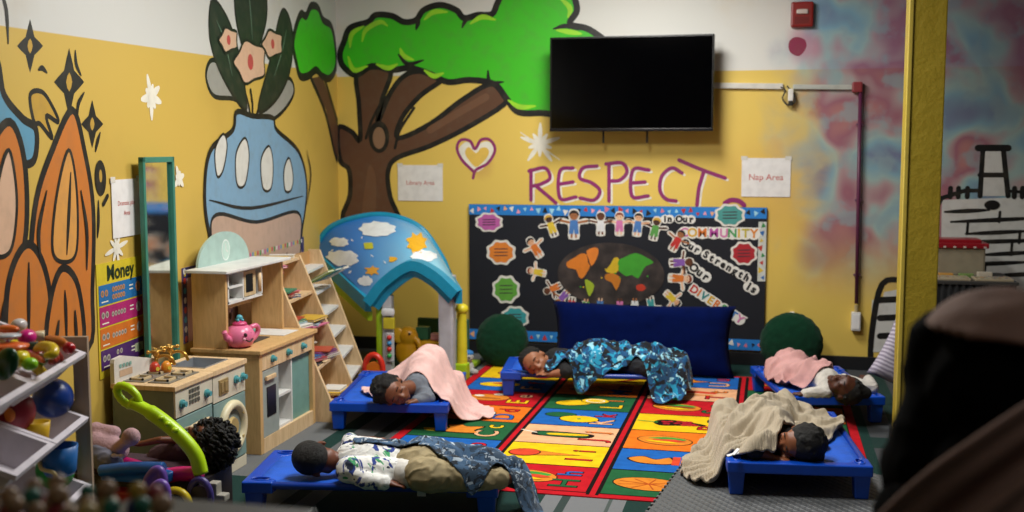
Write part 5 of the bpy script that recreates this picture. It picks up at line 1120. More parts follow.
kE = kids_of(kidE)+kids_of(cotE)
drape('pink_fleece', 'dusty pink fleece bunched over the child beside the yellow pillar', 'blanket', [(.0,6.02),(.07,5.90),(.15,5.84),(.24,5.82),(.31,5.86),(.37,5.98),(.35,6.15),(.30,6.32),(.18,6.38),(.05,6.36),(-.01,6.2)], kE, M('#d6a3a0', .95, kind='fleece'), amp=.032, wsc=13, seed=11, it=25, puff=.02)
# ------------------------------------------------------------ playhouse
TQ = M('#0f8fb4', .35); LM = M('#a8cc1e', .35); PG = M('#b9b9bc', .4); YL = M('#e6cf2a', .35)
ph = thing('toy_playhouse', 'plastic playhouse with turquoise arched roof printed with clouds and sun', 'playhouse', (-2.3, 6.2, 0)); PL = Vector(ph.location)
fa = cr([Y(*p, 6.2)-PL for p in ((368, 300), (385, 279), (412, 262), (436, 271), (459, 292))], 8)
ba = cr([Y(*p, 6.75)-PL for p in ((314, 250), (330, 228), (360, 217), (390, 216), (420, 228), (440, 255), (449, 275))], 8)
def resample(L_, n):
    d = [0]
    for a, b in zip(L_, L_[1:]): d.append(d[-1]+(b-a).length)
    out = []; j = 0
    for k in range(n):
        s_ = d[-1]*k/(n-1)
        while j < len(d)-2 and d[j+1] < s_: j += 1
        out.append(L_[j].lerp(L_[j+1], (s_-d[j])/max(1e-6, d[j+1]-d[j])))
    return out
N_ = 33; fa = resample(fa, N_); ba = resample(ba, N_)
bm = B(); grid = []
for i in range(N_):
    row = []
    for k in range(13):
        t_ = k/12; p = fa[i].lerp(ba[i], t_); p = p+Vector((0, 0, .03*math.sin(math.pi*t_))); row.append(p)
    grid.append(row)
top = [[bm.verts.new(p) for p in r] for r in grid]; bot = [[bm.verts.new(p-Vector((0, 0, .012))) for p in r] for r in grid]
for i in range(N_-1):
    for k in range(12): bm.faces.new((top[i][k], top[i+1][k], top[i+1][k+1], top[i][k+1])); bm.faces.new((bot[i][k], bot[i][k+1], bot[i+1][k+1], bot[i+1][k]))
g = G('sky_print'); v = g.coord(); sx = g.node('ShaderNodeSeparateXYZ'); g.lk(v, sx.inputs[0])
g.col(g.mix(g.sstep(sx.outputs[0], -.4, .5), '#1f74cc', '#8ccbe0')); roof = obj('roof', bm, g.fin(.3), ph, True)
def rp(u, v, h=.004):                                            # point on the roof, u across 0..1, v front to back 0..1
    a = min(N_-1.001, max(0, u*(N_-1))); i = int(a); b = min(11.999, max(0, v*12)); k = int(b)
    p = grid[i][k].lerp(grid[i+1][k], a-i); q = grid[i][k+1].lerp(grid[i+1][k+1], a-i); return p.lerp(q, b-k)+Vector((0, -.3*h, h))
def uv(px, py):
    best = None; tgt = ray(px, py).normalized()
    for i in range(0, 101):
        for k in range(0, 41):
            q = (rp(i/100, k/40)+PL-O).normalized().dot(tgt)
            if best is None or q > best[0]: best = (q, i/100, k/40)
    return best[1:]
def dec(name, px, py, rx, ry, m, n=9, am=.88):
    c = None; pts = []
    for j in range(2*n): a = j*math.pi/n; q = 1 if j % 2 else am; pts.append(uv(px+rx*q*math.cos(a), py+ry*q*math.sin(a)))
    return decal(name, pts, m)
def decal(name, pts, m, h=.004, sub=3):
    bm = B(); c = (sum(p[0] for p in pts)/len(pts), sum(p[1] for p in pts)/len(pts)); P_ = [tuple(p) for p in cr([Vector(p) for p in pts], 4, True)]
    R_ = []
    for k in range(sub+1):
        R_.append([bm.verts.new(rp(c[0]+(x-c[0])*k/sub, c[1]+(y-c[1])*k/sub, h)) for x, y in P_] if k else [bm.verts.new(rp(*c, h))])
    n = len(P_)
    for j in range(n): bm.faces.new((R_[0][0], R_[1][j], R_[1][(j+1) % n]))
    for k in range(1, sub):
        for j in range(n): bm.faces.new((R_[k][j], R_[k+1][j], R_[k+1][(j+1) % n], R_[k][(j+1) % n]))
    return obj(name, bm, m, roof)
WC = M('#eef2f4', .4); SUN = M('#f0b42a', .4)
def cl_pts(cx, cy, rx, ry, n=7): return [(cx+rx*math.cos(a)*(1 if k % 2 else .8), cy+ry*math.sin(a)*(1 if k % 2 else .75)) for k, a in enumerate([j*math.pi/n for j in range(2*n)])]
for q in ((342, 258, 17, 9), (339, 242, 10, 5), (378, 229, 19, 8), (365, 281, 8, 5), (424, 256, 14, 6)): dec('cloud_print', *q, WC)
dec('sun_print', 417, 243, 11, 11, SUN, 8, .72)
dec('moon_print', 372, 271, 8, 6, M('#e8a83a', .4), 6, .6); dec('kite_print', 369, 246, 6, 4, M('#c8c83a', .4), 4, .8); dec('leaf_print', 393, 259, 5, 2.5, SUN, 4, .9)
for q in ((332, 250), (352, 240), (362, 238), (356, 262), (350, 272), (372, 256), (385, 262), (330, 262)): dec('star_print', *q, 1.3, 1.3, WC, 4, .6)
bm = B()                                                         # front fascia: deep moulded band
for off, rz_ in ((0, 0),):
    R_ = []
    for i, p in enumerate(fa):
        a = fa[max(0, i-1)]; b = fa[min(N_-1, i+1)]; t_ = (b-a).normalized(); n_ = Vector((-t_.z, 0, t_.x))
        sec = [(.012, -.06), (.018, .02), (-.092, .02), (-.092, -.01), (-.058, -.02), (-.048, -.06)]
        R_.append([bm.verts.new(p+n_*q[0]+Vector((0, q[1], 0))) for q in sec])
    for i in range(N_-1):
        for j in range(6): bm.faces.new((R_[i][j], R_[i+1][j], R_[i+1][(j+1) % 6], R_[i][(j+1) % 6]))
    bm.faces.new(R_[0]); bm.faces.new(R_[-1][::-1])
auto_smooth(obj('front_arch', bm, TQ, ph), 30)
bm = B(); path(bm, ba, .022, 10); obj('back_rim', bm, TQ, ph, True)
for nm, i in (('side_rim', 0), ('side_rim', N_-1)):
    bm = B(); a, b = grid[i][0], grid[i][12]; d = (b-a).normalized(); n_ = Vector((0, 0, 1))
    bm = B(); vs = [bm.verts.new(p+Vector((sx_*.02, 0, sz))) for p in (a, b) for sx_, sz in ((-1, .015), (1, .015), (1, -.07), (-1, -.07))]
    for q in ((0, 1, 2, 3), (7, 6, 5, 4), (0, 4, 5, 1), (1, 5, 6, 2), (2, 6, 7, 3), (3, 7, 4, 0)): bm.faces.new([vs[k] for k in q])
    obj(nm, bm, TQ, ph, bevel=.006)
def post(x0, x1, y0, y1, z0, z1, m, name='post', lean=0):
    bm = B(); box(bm, x0, x1, y0, y1, z0, z1)
    for v in bm.verts:
        if v.co.z > z0+.01: v.co.x += lean
    return obj(name, bm, m, ph, bevel=.012)
xl = Y(388, 330, 6.2).x-PL.x; xr = Y(446, 350, 6.2).x-PL.x; zl = fa[3].z
p1 = post(xl-.035, xl+.025, -.01, .05, 0, zl-.02, PG); p2 = post(xr-.045, xr+.045, -.01, .06, 0, fa[-3].z-.03, M('#bcbcc0', .4), lean=.0)
bm = B(); box(bm, xl-.03, xl+.05, -.04, -.008, .40, .445); obj('cap', bm, M('#d8d8d8', .4), p1, bevel=.015); bm = B(); box(bm, xl-.02, xl+.05, -.035, -.008, .32, .39); obj('yellow_box', bm, M('#c9b82a', .4), p1, bevel=.008)
bm = B(); box(bm, xl-.005, xl+.045, -.03, -.008, .12, .30); fr = obj('bead_frame', bm, M('#c4c4c8', .4), p1, bevel=.01)
for z, c in ((.27, '#c8302c'), (.235, '#3a8ac0'), (.20, '#c8302c'), (.16, '#2f9a4a')): obj('bead', ball(B(), (xl+.02, -.036, z), .015), M(c, .3), fr, True)
post(xl-.085, xl-.035, .02, .07, 0, zl-.03, LM, 'lime_wall'); bm = B(); pa, pb = grid[0][0], grid[0][12]
vs = [bm.verts.new(p+Vector((sx_*.015, 0, sz))) for p in (pa+Vector((0, .03, 0)), pb) for sx_, sz in ((-1, -.07), (1, -.07), (1, -.13), (-1, -.13))]
for q in ((0, 1, 2, 3), (7, 6, 5, 4), (0, 4, 5, 1), (1, 5, 6, 2), (2, 6, 7, 3), (3, 7, 4, 0)): bm.faces.new([vs[k] for k in q])
obj('lime_rail', bm, LM, ph, bevel=.005)
post(-.62, -.56, .48, .54, 0, .66, LM, 'lime_wall'); post(xr-.12, xr-.07, .42, .48, 0, .60, PG, 'rear_post')
xy = Y(462, 340, 6.35).x-PL.x; bm = B(); tube(bm, (xy, .15, .09), (xy, .15, .42), .033, .028, 20); ball(bm, (xy, .15, .43), (.04, .04, .035)); auto_smooth(obj('yellow_column', bm, M('#e0cf2c', .35), ph)); bm = B(); box(bm, xy-.04, xy+.04, .11, .19, 0, .1); obj('column_base', bm, LM, ph, bevel=.01)
bm = B(); box(bm, xl-.05, xr+.05, .0, .62, 0, .035); obj('base', bm, M('#8fb01c', .4), ph, bevel=.012)
bm = B(); box(bm, xl, xr-.02, .56, .60, .03, .30); obj('rear_wall', bm, M('#3d6a55', .5), ph, bevel=.01)
# toys inside
def rel(px, py, y): return Y(px, py, y)
p = rel(407, 350, 6.45); t = thing('toy_elephant', 'yellow orange plastic elephant shaped toy inside the playhouse', 'toy', (p.x, p.y, .036))
bm = B(); ball(bm, (0, 0, .10), (.075, .05, .10)); ball(bm, (.01, -.01, .20), (.065, .05, .06)); path(bm, cr([(.05, -.02, .2), (.09, -.03, .16), (.10, -.03, .10), (.085, -.03, .07)], 6), .02); mesh_obj('body', remesh(bm, .008, 4), M('#d99a1c', .35), t, True)
bm = B(); ball(bm, (-.045, -.035, .205), (.04, .014, .05)); obj('ear', bm, M('#e8b02c', .35), t, True); bm = B(); ball(bm, (.035, -.055, .22), .008); obj('eye', bm, BLACK, t, True)
p = rel(432, 346, 6.5); t = thing('toy_drawer_box', 'yellow and brown stacked toy box inside the playhouse right of the elephant toy', 'toy box', (p.x, p.y, .036))
obj('lower_box', box(B(), -.06, .08, -.05, .05, 0, .11), M('#4a2f22', .5), t, bevel=.005); obj('yellow_tray', box(B(), -.06, .07, -.06, .05, .112, .17), M('#e0a81c', .35), t, bevel=.008); obj('green_box', box(B(), -.10, -.02, -.02, .05, .172, .25), M('#2f6a4a', .5), t, bevel=.006); obj('pink_box', box(B(), 0, .06, -.03, .03, .172, .215), M('#c98a8a', .5), t, bevel=.006)
p = Y(374, 378, 6.05); t = thing('red_toy_wheel', 'red and orange plastic toy standing between bookshelf and playhouse', 'toy', (p.x, p.y, 0.0))
bm = B(); path(bm, [(.055*math.cos(a), 0, .10+.085*math.sin(a)) for a in [k*math.pi/12 for k in range(24)]], .018, 10, True); obj('ring', bm, M('#d8301c', .35), t, True); bm = B(); tube(bm, (0, -.012, .1), (0, .012, .1), .045, .045, 24); obj('hub', bm, M('#e8781c', .35), t)
# small plush by the yellow column
p = Y(467, 366, 6.5); t = thing('small_plush', 'small white and blue stuffed toy between playhouse and green pouf', 'stuffed toy', (p.x, p.y, 0))
bm = B(); ball(bm, (0, 0, .045), (.045, .04, .045)); ball(bm, (.01, -.01, .11), .035); ball(bm, (-.05, -.02, .02), (.03, .02, .02)); ball(bm, (.05, -.02, .02), (.03, .02, .02)); mesh_obj('body', remesh(bm, .006, 3), M('#b9b9b6', .9, kind='fleece'), t, True)
bm = B(); ball(bm, (.01, -.005, .132), (.034, .034, .022)); obj('cap', bm, M('#2f7ac0', .8, kind='fabric'), t, True); bm = B(); ball(bm, (.025, -.042, .112), .006, sub=2); obj('eye', bm, BLACK, t)
# ------------------------------------------------------------ navy cushion and green poufs
def pillow_mesh(w_, h_, d, n=26, pinch=.08, seed=0):
    bm = B(); rows = []
    for side in (1, -1):
        for i in range(n+1):
            for j in range(n+1):
                u, v = i/n*2-1, j/n*2-1; e = max(0, (1-abs(u)**5)*(1-abs(v)**5))**.5
                k = 1-pinch*(u*u*v*v-1)*0-pinch*(abs(u*v))**2*0
                x = u*w_/2*(1-pinch*.35*(1-v*v)*abs(u)**3); z = v*h_/2*(1-pinch*.35*(1-u*u)*abs(v)**3)
                y = side*d/2*e+.006*noise.noise(Vector((u*3, v*3, seed+side)))*e
                rows.append(bm.verts.new((x, y, z)))
    N1 = (n+1)**2
    for s_ in range(2):
        for i in range(n):
            for j in range(n):
                a = s_*N1+i*(n+1)+j; bm.faces.new((rows[a], rows[a+n+1], rows[a+n+2], rows[a+1]))
    bmesh.ops.remove_doubles(bm, verts=bm.verts, dist=.0005); return bm
p0, p1 = Y(551, 308, 6.72), Y(736, 308, 6.72)
o = obj('floor_cushion', pillow_mesh(p1.x-p0.x, .44, .16, 30, .2), M('#041246', .95, kind='fabric', spec=.05), None, True)
for v in o.data.vertices: v.co.z += .22
o.location = ((p0.x+p1.x)/2, 6.70, .007); o.rotation_euler = (math.radians(-9), 0, 0)
tag(o, 'long navy blue rectangular cushion leaning against the bulletin board', 'cushion')
PF = M('#0f3a26', .95, kind='fleece', spec=.1)
for (px, py, y, r, lb, rx) in ((502, 348, 6.78, .172, 'round dark green fluffy pouf left of the navy cushion', 8), (791, 349, 6.98, .192, 'round dark green fluffy pouf standing against the wall behind the pillar cot', 4)):
    p = Y(px, py, y); bm = B(); ball(bm, (0, 0, 0), (r, r*.5, r), sub=5)
    for v in bm.verts: v.co += v.co.normalized()*noise.noise(v.co*38)*.006
    o = obj('round_pouf', bm, PF, None, True); o.location = (p.x, y, r*.98+.002); o.rotation_euler = (math.radians(-rx), 0, 0); tag(o, lb, 'pouf', 'green poufs')
# lilac patterned cushion behind the pillar
g = G('lilac_script_fabric'); v = g.coord(scale=(1, 1, 1)); w_ = g.node('ShaderNodeTexWave', wave_type='BANDS', bands_direction='Z'); w_.inputs['Scale'].default_value = 14; w_.inputs['Distortion'].default_value = 3; w_.inputs['Detail'].default_value = 3; g.lk(v, w_.inputs[0])
g.col(g.mix(g.sstep(w_.outputs['Fac'], .3, .8), '#8f8798', '#c3bccb')); g.bump(g.noise(v, 300), .4, .002)
bm = pillow_mesh(.42, .42, .10, 20, .25); o = obj('lilac_cushion', bm, g.fin(.9), None, True); o.location = (.80, 6.30, .255); o.rotation_euler = (math.radians(-15), math.radians(30), math.radians(12)); tag(o, 'lilac patterned cushion propped on its corner behind the yellow pillar', 'cushion')
# ------------------------------------------------------------ table with puzzles behind the pillar
a, b = Y(925, 275, 6.75), Y(1012, 275, 6.75); tz = .655
t = thing('display_table', 'low table with black skirt behind the yellow pillar', 'table', ((a.x+b.x)/2, 6.8, 0)); hw = (b.x-a.x)/2
obj('tabletop', box(B(), -hw, hw, -.25, .25, tz-.02, tz), M('#3a3836', .5), t, bevel=.004)
bm = B(); P_ = []
n = 60; per = []
for k in range(n+1): per.append((-hw+.01+k*(2*hw-.02)/n, -.235+.008*math.sin(k*1.3)))
vs = [[bm.verts.new((x, y, z)) for x, y in per] for z in (tz-.021, .12)]
for k in range(n): bm.faces.new((vs[0][k], vs[0][k+1], vs[1][k+1], vs[1][k]))
o = obj('skirt', bm, M('#08080a', .9, kind='fabric'), t, True); m = o.modifiers.new('s', 'SOLIDIFY'); m.thickness = .004
for sx_ in (-1, 1):
    for sy in (-1, 1): obj('leg', tube(B(), (sx_*(hw-.04), sy*.2, 0), (sx_*(hw-.04), sy*.2, tz-.02), .016), M('#202022', .4, .6), t)
c = Y(955, 262, 6.9); t = thing('storage_box', 'frosted storage box with a red lid on the table behind the pillar', 'box', (c.x, 6.9, tz))
obj('bin', box(B(), -.15, .15, -.10, .10, 0, .17), M('#8f8672', .35), t, bevel=.012); bm = B(); box(bm, -.165, .165, -.115, .115, .165, .195); box(bm, -.13, .13, -.08, .08, .19, .215); obj('lid', bm, M('#8e1420', .35), t, bevel=.006)
for k in range(6): o = obj('latch', box(B(), -.14+k*.055, -.125+k*.055, -.119, -.113, .168, .178), M('#c8b8b0', .4), t.children[1])
random.seed(21)
for i, (px, py, w_, d, lb) in enumerate(((948, 268, .22, .16, 'confetti patterned puzzle tray on the table, left one'), (992, 268, .20, .15, 'confetti patterned puzzle tray on the table, right one'))):
    c = Y(px, py, 6.68); t = thing('puzzle_tray', lb, 'puzzle', (c.x, 6.66, tz), 0, 'puzzle trays'); obj('tray', box(B(), -w_/2, w_/2, -d/2, d/2, 0, .012), M('#a89a80', .6), t, bevel=.002)
    F_ = Flat(lambda u, v, h: (u, v, .0122+h))
    for k in range(90): F_.rect(*(lambda u, v, s_: (u-s_, u+s_, v-s_, v+s_))(random.uniform(-w_/2+.01, w_/2-.01), random.uniform(-d/2+.01, d/2-.01), random.uniform(.003, .006)), M(random.choice(['#c8c0b0', '#b05a50', '#5a80a0', '#c0a050', '#6a9a70']), .6), 1+k % 3)
    F_.done('pieces', t)
c = Y(966, 258, 6.66); 
for k, (dx, cc, nm) in enumerate(((-.09, '#b8863a', 'orange'), (.02, '#6f8a4a', 'green'), (.12, '#b9b0a0', 'cream'))):
    bm = B(); box(bm, -.04, .04, -.02, .02, 0, .022+.012*(k == 2)); o = obj('toy_block', bm, M(cc, .5), None, bevel=.004); o.location = (c.x+dx, 6.76+.0, tz); tag(o, nm+' toy block on the table before the red lidded box', 'toy block', 'blocks by the red lidded box')
# ------------------------------------------------------------ toy organiser with tilted bins (left foreground)
RW = M('#a08d7c', .55, kind='wood'); BINM = M('#d9d3dc', .4)
th = math.radians(18)
rk = thing('toy_organiser', 'wooden toy organiser frame holding tilted white bins at the left edge', 'shelf', (-1.98, 2.86, 0), th); rk.rotation_euler = (0, 0, th)
RM = Matrix.Translation(rk.location) @ Matrix.Rotation(th, 4, 'Z')
for y0 in (0, -.86):
    bm = B(); box(bm, -.035, .008, y0, y0+.018, 0, .84); box(bm, -.33, -.27, y0, y0+.018, 0, .84); box(bm, -.275, -.035, y0, y0+.018, .795, .84); box(bm, -.275, -.035, y0, y0+.018, .60, .645); box(bm, -.275, -.035, y0, y0+.018, .03, .10)
    obj('end_frame', bm, RW, rk)
for z, x in ((.84, -.31), (.62, -.31), (.40, -.31), (.12, -.31)):
    obj('dowel', tube(B(), (x, -.845, min(z, .82)-.03), (x, .002, min(z, .82)-.03), .009), RW, rk, True)
def bin_(x, y0, y1, z, label, D_=.30, H_=.085, tilt=22):
    """open bin; (x, z) is its front rim"""
    t = thing('toy_bin', label, 'bin', tuple(RM @ Vector((x, (y0+y1)/2, z))), th, 'white bins of the toy organiser'); t.rotation_euler = (0, math.radians(tilt), th)
    hy = (y1-y0)/2; bm = B(); o_ = [(-D_, -hy), (0, -hy), (0, hy), (-D_, hy)]; i_ = [(-D_+.035, -hy+.03), (-.035, -hy+.03), (-.035, hy-.03), (-D_+.035, hy-.03)]
    def rr(P_, ins, z): return [bm.verts.new((a+(ins if a < -D_/2 else -ins), b+(ins if b < 0 else -ins), z)) for a, b in P_]
    L1 = rr(o_, -.012, -.014); L0 = rr(o_, -.012, 0); L2 = rr(o_, .006, 0); L3 = rr(i_, 0, -H_); L4 = rr(i_, -.004, -H_-.004); L5 = rr(o_, .0, -.014)
    for A_, B_ in ((L1, L0), (L0, L2), (L2, L3)): 
        for k in range(4): bm.faces.new((A_[k], A_[(k+1) % 4], B_[(k+1) % 4], B_[k]))
    bm.faces.new(L3)
    for A_, B_ in ((L5, L1), (L4, L5)):
        for k in range(4): bm.faces.new((A_[k], A_[(k+1) % 4], B_[(k+1) % 4], B_[k]))
    bm.faces.new(L4[::-1]); obj('tub', bm, BINM, t, bevel=.004); return t
b1 = bin_(0.0, -.44, -.03, .80, 'white bin on the top tier, full of toy food')
b2 = bin_(0.0, -.86, -.46, .80, 'white bin on the top tier nearest the camera, at the frame edge')
bin_(.0, -.30, -.03, .605, 'white bin on the middle tier holding the blue ball'); bin_(.0, -.60, -.33, .605, 'white bin on the middle tier holding the red ball')
bin_(.0, -.34, -.03, .40, 'white bin on the lowest tier with the blue tub')
random.seed(5)
bpy.context.view_layer.update()
FC = [('#c9581c', 'orange'), ('#8a2a1c', 'brick red'), ('#d0b41c', 'yellow'), ('#3f7a2a', 'green'), ('#b8b0a8', 'grey'), ('#a8106a', 'magenta'), ('#7a4a20', 'brown'), ('#c8a070', 'tan')]
def fill(b, y0, y1, n, where, cols):
    hy = (y1-y0)/2
    for k in range(n):
        c, nm = cols[k % len(cols)]; r = random.uniform(.016, .024); lp = Vector((random.uniform(-.25, -.05), random.uniform(-hy+.045, hy-.045), random.uniform(-.060, -.004)))
        bm = B(); capsule(bm, (-r*.8, 0, 0), (r*.8, .004, 0), r*.8, r*.65, 3); o = obj('toy_food_piece', bm, M(c, .3), None, True)
        o.location = b.matrix_world @ lp; o.rotation_euler = (random.random(), random.random(), random.random()*6); tag(o, '%s rounded toy food piece lying deep in the %s' % (nm, where), 'toy food', '%s pieces in the %s' % (nm, where))
fill(b1, -.44, -.03, 64, 'top bin', FC); fill(b2, -.86, -.46, 60, 'top bin at the frame edge', FC[2:]+FC[:2])
def toy(name, label, px, py, z, build, mat, cat='toy food', group='toy food in the top bin', rot=None, extra=None):
    p = Z(px, py, z); bm = B(); build(bm); o = obj(name, bm, mat, None, True); o.location = p
    if rot: o.rotation_euler = rot
    tag(o, label, cat, group); return o
def ell(r): return lambda bm: ball(bm, (0, 0, 0), r)
def pod(pts, r): return lambda bm: path(bm, cr(pts, 6), r, 12)
taper = lambda n, r: [r*max(.25, math.sin(math.pi*(k+.6)/(n+.2))**.5) for k in range(n)]
GL = lambda c: M(c, .28)
toy('toy_egg', 'white toy egg at the back of the top bin', 19, 325, .895, ell((.020, .026, .019)), GL('#c9c4c4'))
toy('toy_beetroot', 'magenta oval toy vegetable in the top bin', 27, 337, .878, ell((.024, .033, .022)), GL('#d0107e'), rot=(0, 0, .3))
toy('toy_cheese', 'cream wedge of toy cheese in the top bin', 38, 336, .872, lambda bm: prism(bm, [(-.03, -.02), (.03, -.015), (.0, .03)], ff(-.01), .022), GL('#d8c8a0'))
toy('toy_sausage', 'brown orange bumpy toy sausage in the top bin', 54, 344, .845, pod([(-.05, .0, .0), (-.02, .008, .006), (.02, .0, .004), (.05, -.012, 0)], taper(19, .018)), GL('#b8651c'))
toy('toy_apple', 'red toy apple in the right corner of the top bin', 69, 348, .838, ell((.018, .018, .017)), GL('#b01420'))
toy('toy_banana', 'yellow toy banana in the top bin', 46, 352, .862, pod([(-.05, .02, 0), (-.02, .012, .012), (.018, -.0, .010), (.035, -.022, 0), (.022, -.04, -.002)], taper(25, .016)), GL('#e0c01c'))
toy('toy_carrot', 'orange toy carrot under the yellow banana', 38, 359, .846, pod([(-.05, .03, 0), (0, .0, .004), (.04, -.03, .0)], [.014-.0008*k for k in range(13)]), GL('#e0601c'))
toy('toy_pear', 'yellow toy pear in front of the orange disc', 20, 359, .862, lambda bm: (ball(bm, (0, 0, 0), (.023, .028, .022)), ball(bm, (-.01, .026, .004), (.013, .018, .013))), GL('#e0cf1c'))
toy('toy_lime', 'lime green toy fruit in the top bin front', 30, 364, .852, ell((.019, .021, .017)), GL('#8ccf1c'))
toy('toy_pizza', 'large orange toy plate of food in the top bin', 8, 348, .885, lambda bm: lathe(bm, [(.03, -.008), (.05, 0), (.052, .006), (.03, .012)]), GL('#e0601c'))
toy('toy_saucer', 'pale grey toy saucer on the orange plate', 6, 337, .908, lambda bm: lathe(bm, [(.02, -.004), (.036, .0), (.038, .005), (.01, .007)]), GL('#b4bcc4'))
toy('toy_orange', 'orange toy slice behind the grey saucer', 8, 329, .905, ell((.034, .018, .012)), GL('#e0681c'))
toy('toy_lettuce', 'dark green leafy toy in the front left of the top bin', 6, 364, .872, lambda bm: (ball(bm, (0, 0, 0), (.030, .02, .045), Matrix.Rotation(.5, 3, 'Y')), ball(bm, (-.03, -.01, -.015), (.03, .02, .03))), GL('#1a4a24'))
toy('toy_aubergine', 'dark teal toy vegetable beside the magenta one', 35, 346, .862, ell((.03, .014, .012)), GL('#123c3a'))
toy('toy_grape', 'pale toy piece between carrot and banana', 42, 357, .85, ell((.016, .02, .01)), GL('#c4b8a8'))
p = Y(53, 398, 2.80)
o = obj('blue_ball', ball(B(), (0, 0, 0), .058, sub=4), M('#123a8a', .35), None, True); o.location = (p.x, 2.80, p.z); tag(o, 'large glossy blue toy ball in the middle tier', 'ball')
p = Y(12, 412, 2.62); t = thing('red_ball', 'dark red toy ball with orange spot at the left frame edge', 'ball', (p.x, 2.62, p.z)); obj('ball', ball(B(), (0, 0, 0), .062, sub=4), M('#8a1a2c', .4), t, True); bm = B(); ball(bm, (.03, -.05, .005), (.018, .01, .02)); obj('spot', bm, M('#d8782c', .4), t, True)
p = Y(38, 432, 2.66); t = thing('yellow_cup', 'yellow toy cup between the two big balls', 'cup', (p.x, 2.66, p.z-.03)); bm = B(); lathe(bm, [(.02, 0), (.028, .01), (.034, .06), (.030, .06), (.024, .012)]); obj('cup', bm, M('#d0a81c', .4), t, True)
p = Y(56, 476, 2.72); t = thing('blue_tub', 'blue toy tub with a curved handle in the lowest tier', 'tub', (p.x, 2.74, p.z-.0)); bm = B(); lathe(bm, [(.04, 0), (.045, .01), (.052, .085), (.047, .085), (.04, .012)], (0, 0, 0), 28); obj('tub', bm, M('#1a62a8', .35), t, True)
bm = B(); path(bm, cr([(-.045, -.03, .05), (-.02, -.055, .03), (.02, -.055, .02), (.02, -.05, -.01)], 6), .006); obj('handle', bm, M('#c9b87a', .4), t, True)
p = Y(50, 452, 2.78); t = thing('green_bowl', 'green toy bowl rising behind the blue tub', 'bowl', (p.x, 2.80, p.z-.06)); bm = B(); ball(bm, (0, 0, 0), (.06, .045, .06)); obj('bowl', bm, M('#1c9a3a', .35), t, True)
# ------------------------------------------------------------ toy cart with lime handle, doll, plush
cart = thing('toy_push_cart', 'plastic toy push cart with lime green looped handle, pink, blue and purple body', 'toy cart', (-2.05, 3.32, 0)); CL_ = Vector(cart.location)
hp = [Y(*p, 3.36)-CL_ for p in ((131, 402), (150, 412), (168, 425), (184, 440), (196, 456), (201, 474))]
bm = B(); P_ = cr(hp, 7); n_ = len(P_)
R_ = []
for i, p in enumerate(P_):
    a = P_[max(0, i-1)]; b = P_[min(n_-1, i+1)]; t_ = (b-a).normalized(); nn = Vector((-t_.z, 0, t_.x)); w_ = .024 if i > 6 else .019
    R_.append([bm.verts.new(p+nn*q[0]*w_+Vector((0, q[1]*.02, 0))) for q in ((-1, -.5), (-.6, -1), (.6, -1), (1, -.5), (1, .5), (.6, 1), (-.6, 1), (-1, .5))])
for i in range(n_-1):
    for j in range(8): bm.faces.new((R_[i][j], R_[i+1][j], R_[i+1][(j+1) % 8], R_[i][(j+1) % 8]))
bm.faces.new(R_[0]); bm.faces.new(R_[-1][::-1])
LIME2 = M('#b4dc12', .35); hd = obj('handle_bar', bm, LIME2, cart, True)
c = Y(128, 396, 3.36)-CL_; bm = B(); ring = [c+Vector((.044*math.cos(a)*.95+.02*math.sin(a)*.3, 0, .028*math.sin(a)-.022*math.cos(a))) for a in [k*math.pi/16 for k in range(32)]]
path(bm, ring, [.0135+.0018*(k % 2) if 6 < k < 26 else .0135 for k in range(32)], 10, True); obj('grip_loop', bm, LIME2, hd, True)
for k, (px, py) in enumerate(((163, 417), (170, 423), (177, 429))): q = Y(px, py, 3.35)-CL_; obj('button', ball(B(), q+V_(0, -.012, 0), (.012, .014, .010)), LIME2, hd, True)
def cp(px, py, y): return Y(px, py, y)-CL_
bm = B(); path(bm, cr([cp(165, 476, 3.38), cp(180, 474, 3.38), cp(200, 474, 3.37)], 5), .026, 14); obj('pink_tube', bm, M('#c8126a', .35), cart, True)
bm = B(); path(bm, cr([cp(118, 460, 3.42), cp(140, 466, 3.42), cp(168, 478, 3.40)], 5), .018, 12); obj('pink_rail', bm, M('#a80f5c', .35), cart, True)
bm = B(); a = cp(100, 471, 3.30); b = cp(164, 468, 3.30); path(bm, cr([a, (a+b)/2+V_(0, 0, .006), b], 5), .022, 12); box(bm, a.x, b.x, -.02, .08, a.z-.035, a.z+.0); me = remesh(bm, .006, 4); mesh_obj('blue_tray', me, M('#1262b4', .35), cart, True)
for (px, py, y) in ((157, 474, 3.26), (160, 488, 3.16)):
    c = cp(px, py, y); bm = B(); path(bm, cr([c+V_(-.045, 0, -.09), c+V_(-.04, 0, -.03), c+V_(-.005, 0, .015), c+V_(.022, 0, -.0), c+V_(.026, 0, -.09)], 6), .015, 10)
    box(bm, c.x-.035, c.x+.02, c.y-.006, c.y+.006, c.z-.09, c.z-.0); mesh_obj('purple_arch', remesh(bm, .005, 3), M('#6a4aa4', .4), cart, True)
c = cp(176, 496, 3.3); bm = B(); path(bm, [c+V_(.05*math.cos(a), 0, -.03+.05*math.sin(a)) for a in [k*math.pi/12 for k in range(24)]], .013, 10, True); obj('yellow_wheel', bm, M('#d8c01c', .35), cart, True)
c = cp(200, 492, 3.34); bm = B(); path(bm, [c+V_(.04*math.cos(a), 0, -.02+.065*math.sin(a)) for a in [k*math.pi/12 for k in range(24)]], .012, 10, True); obj('purple_wheel', bm, M('#3f3478', .4), cart, True); obj('wheel_disc', tube(B(), c+V_(0, -.008, -.02), c+V_(0, .008, -.02), .042, None, 24), M('#2a1c30', .5), cart)
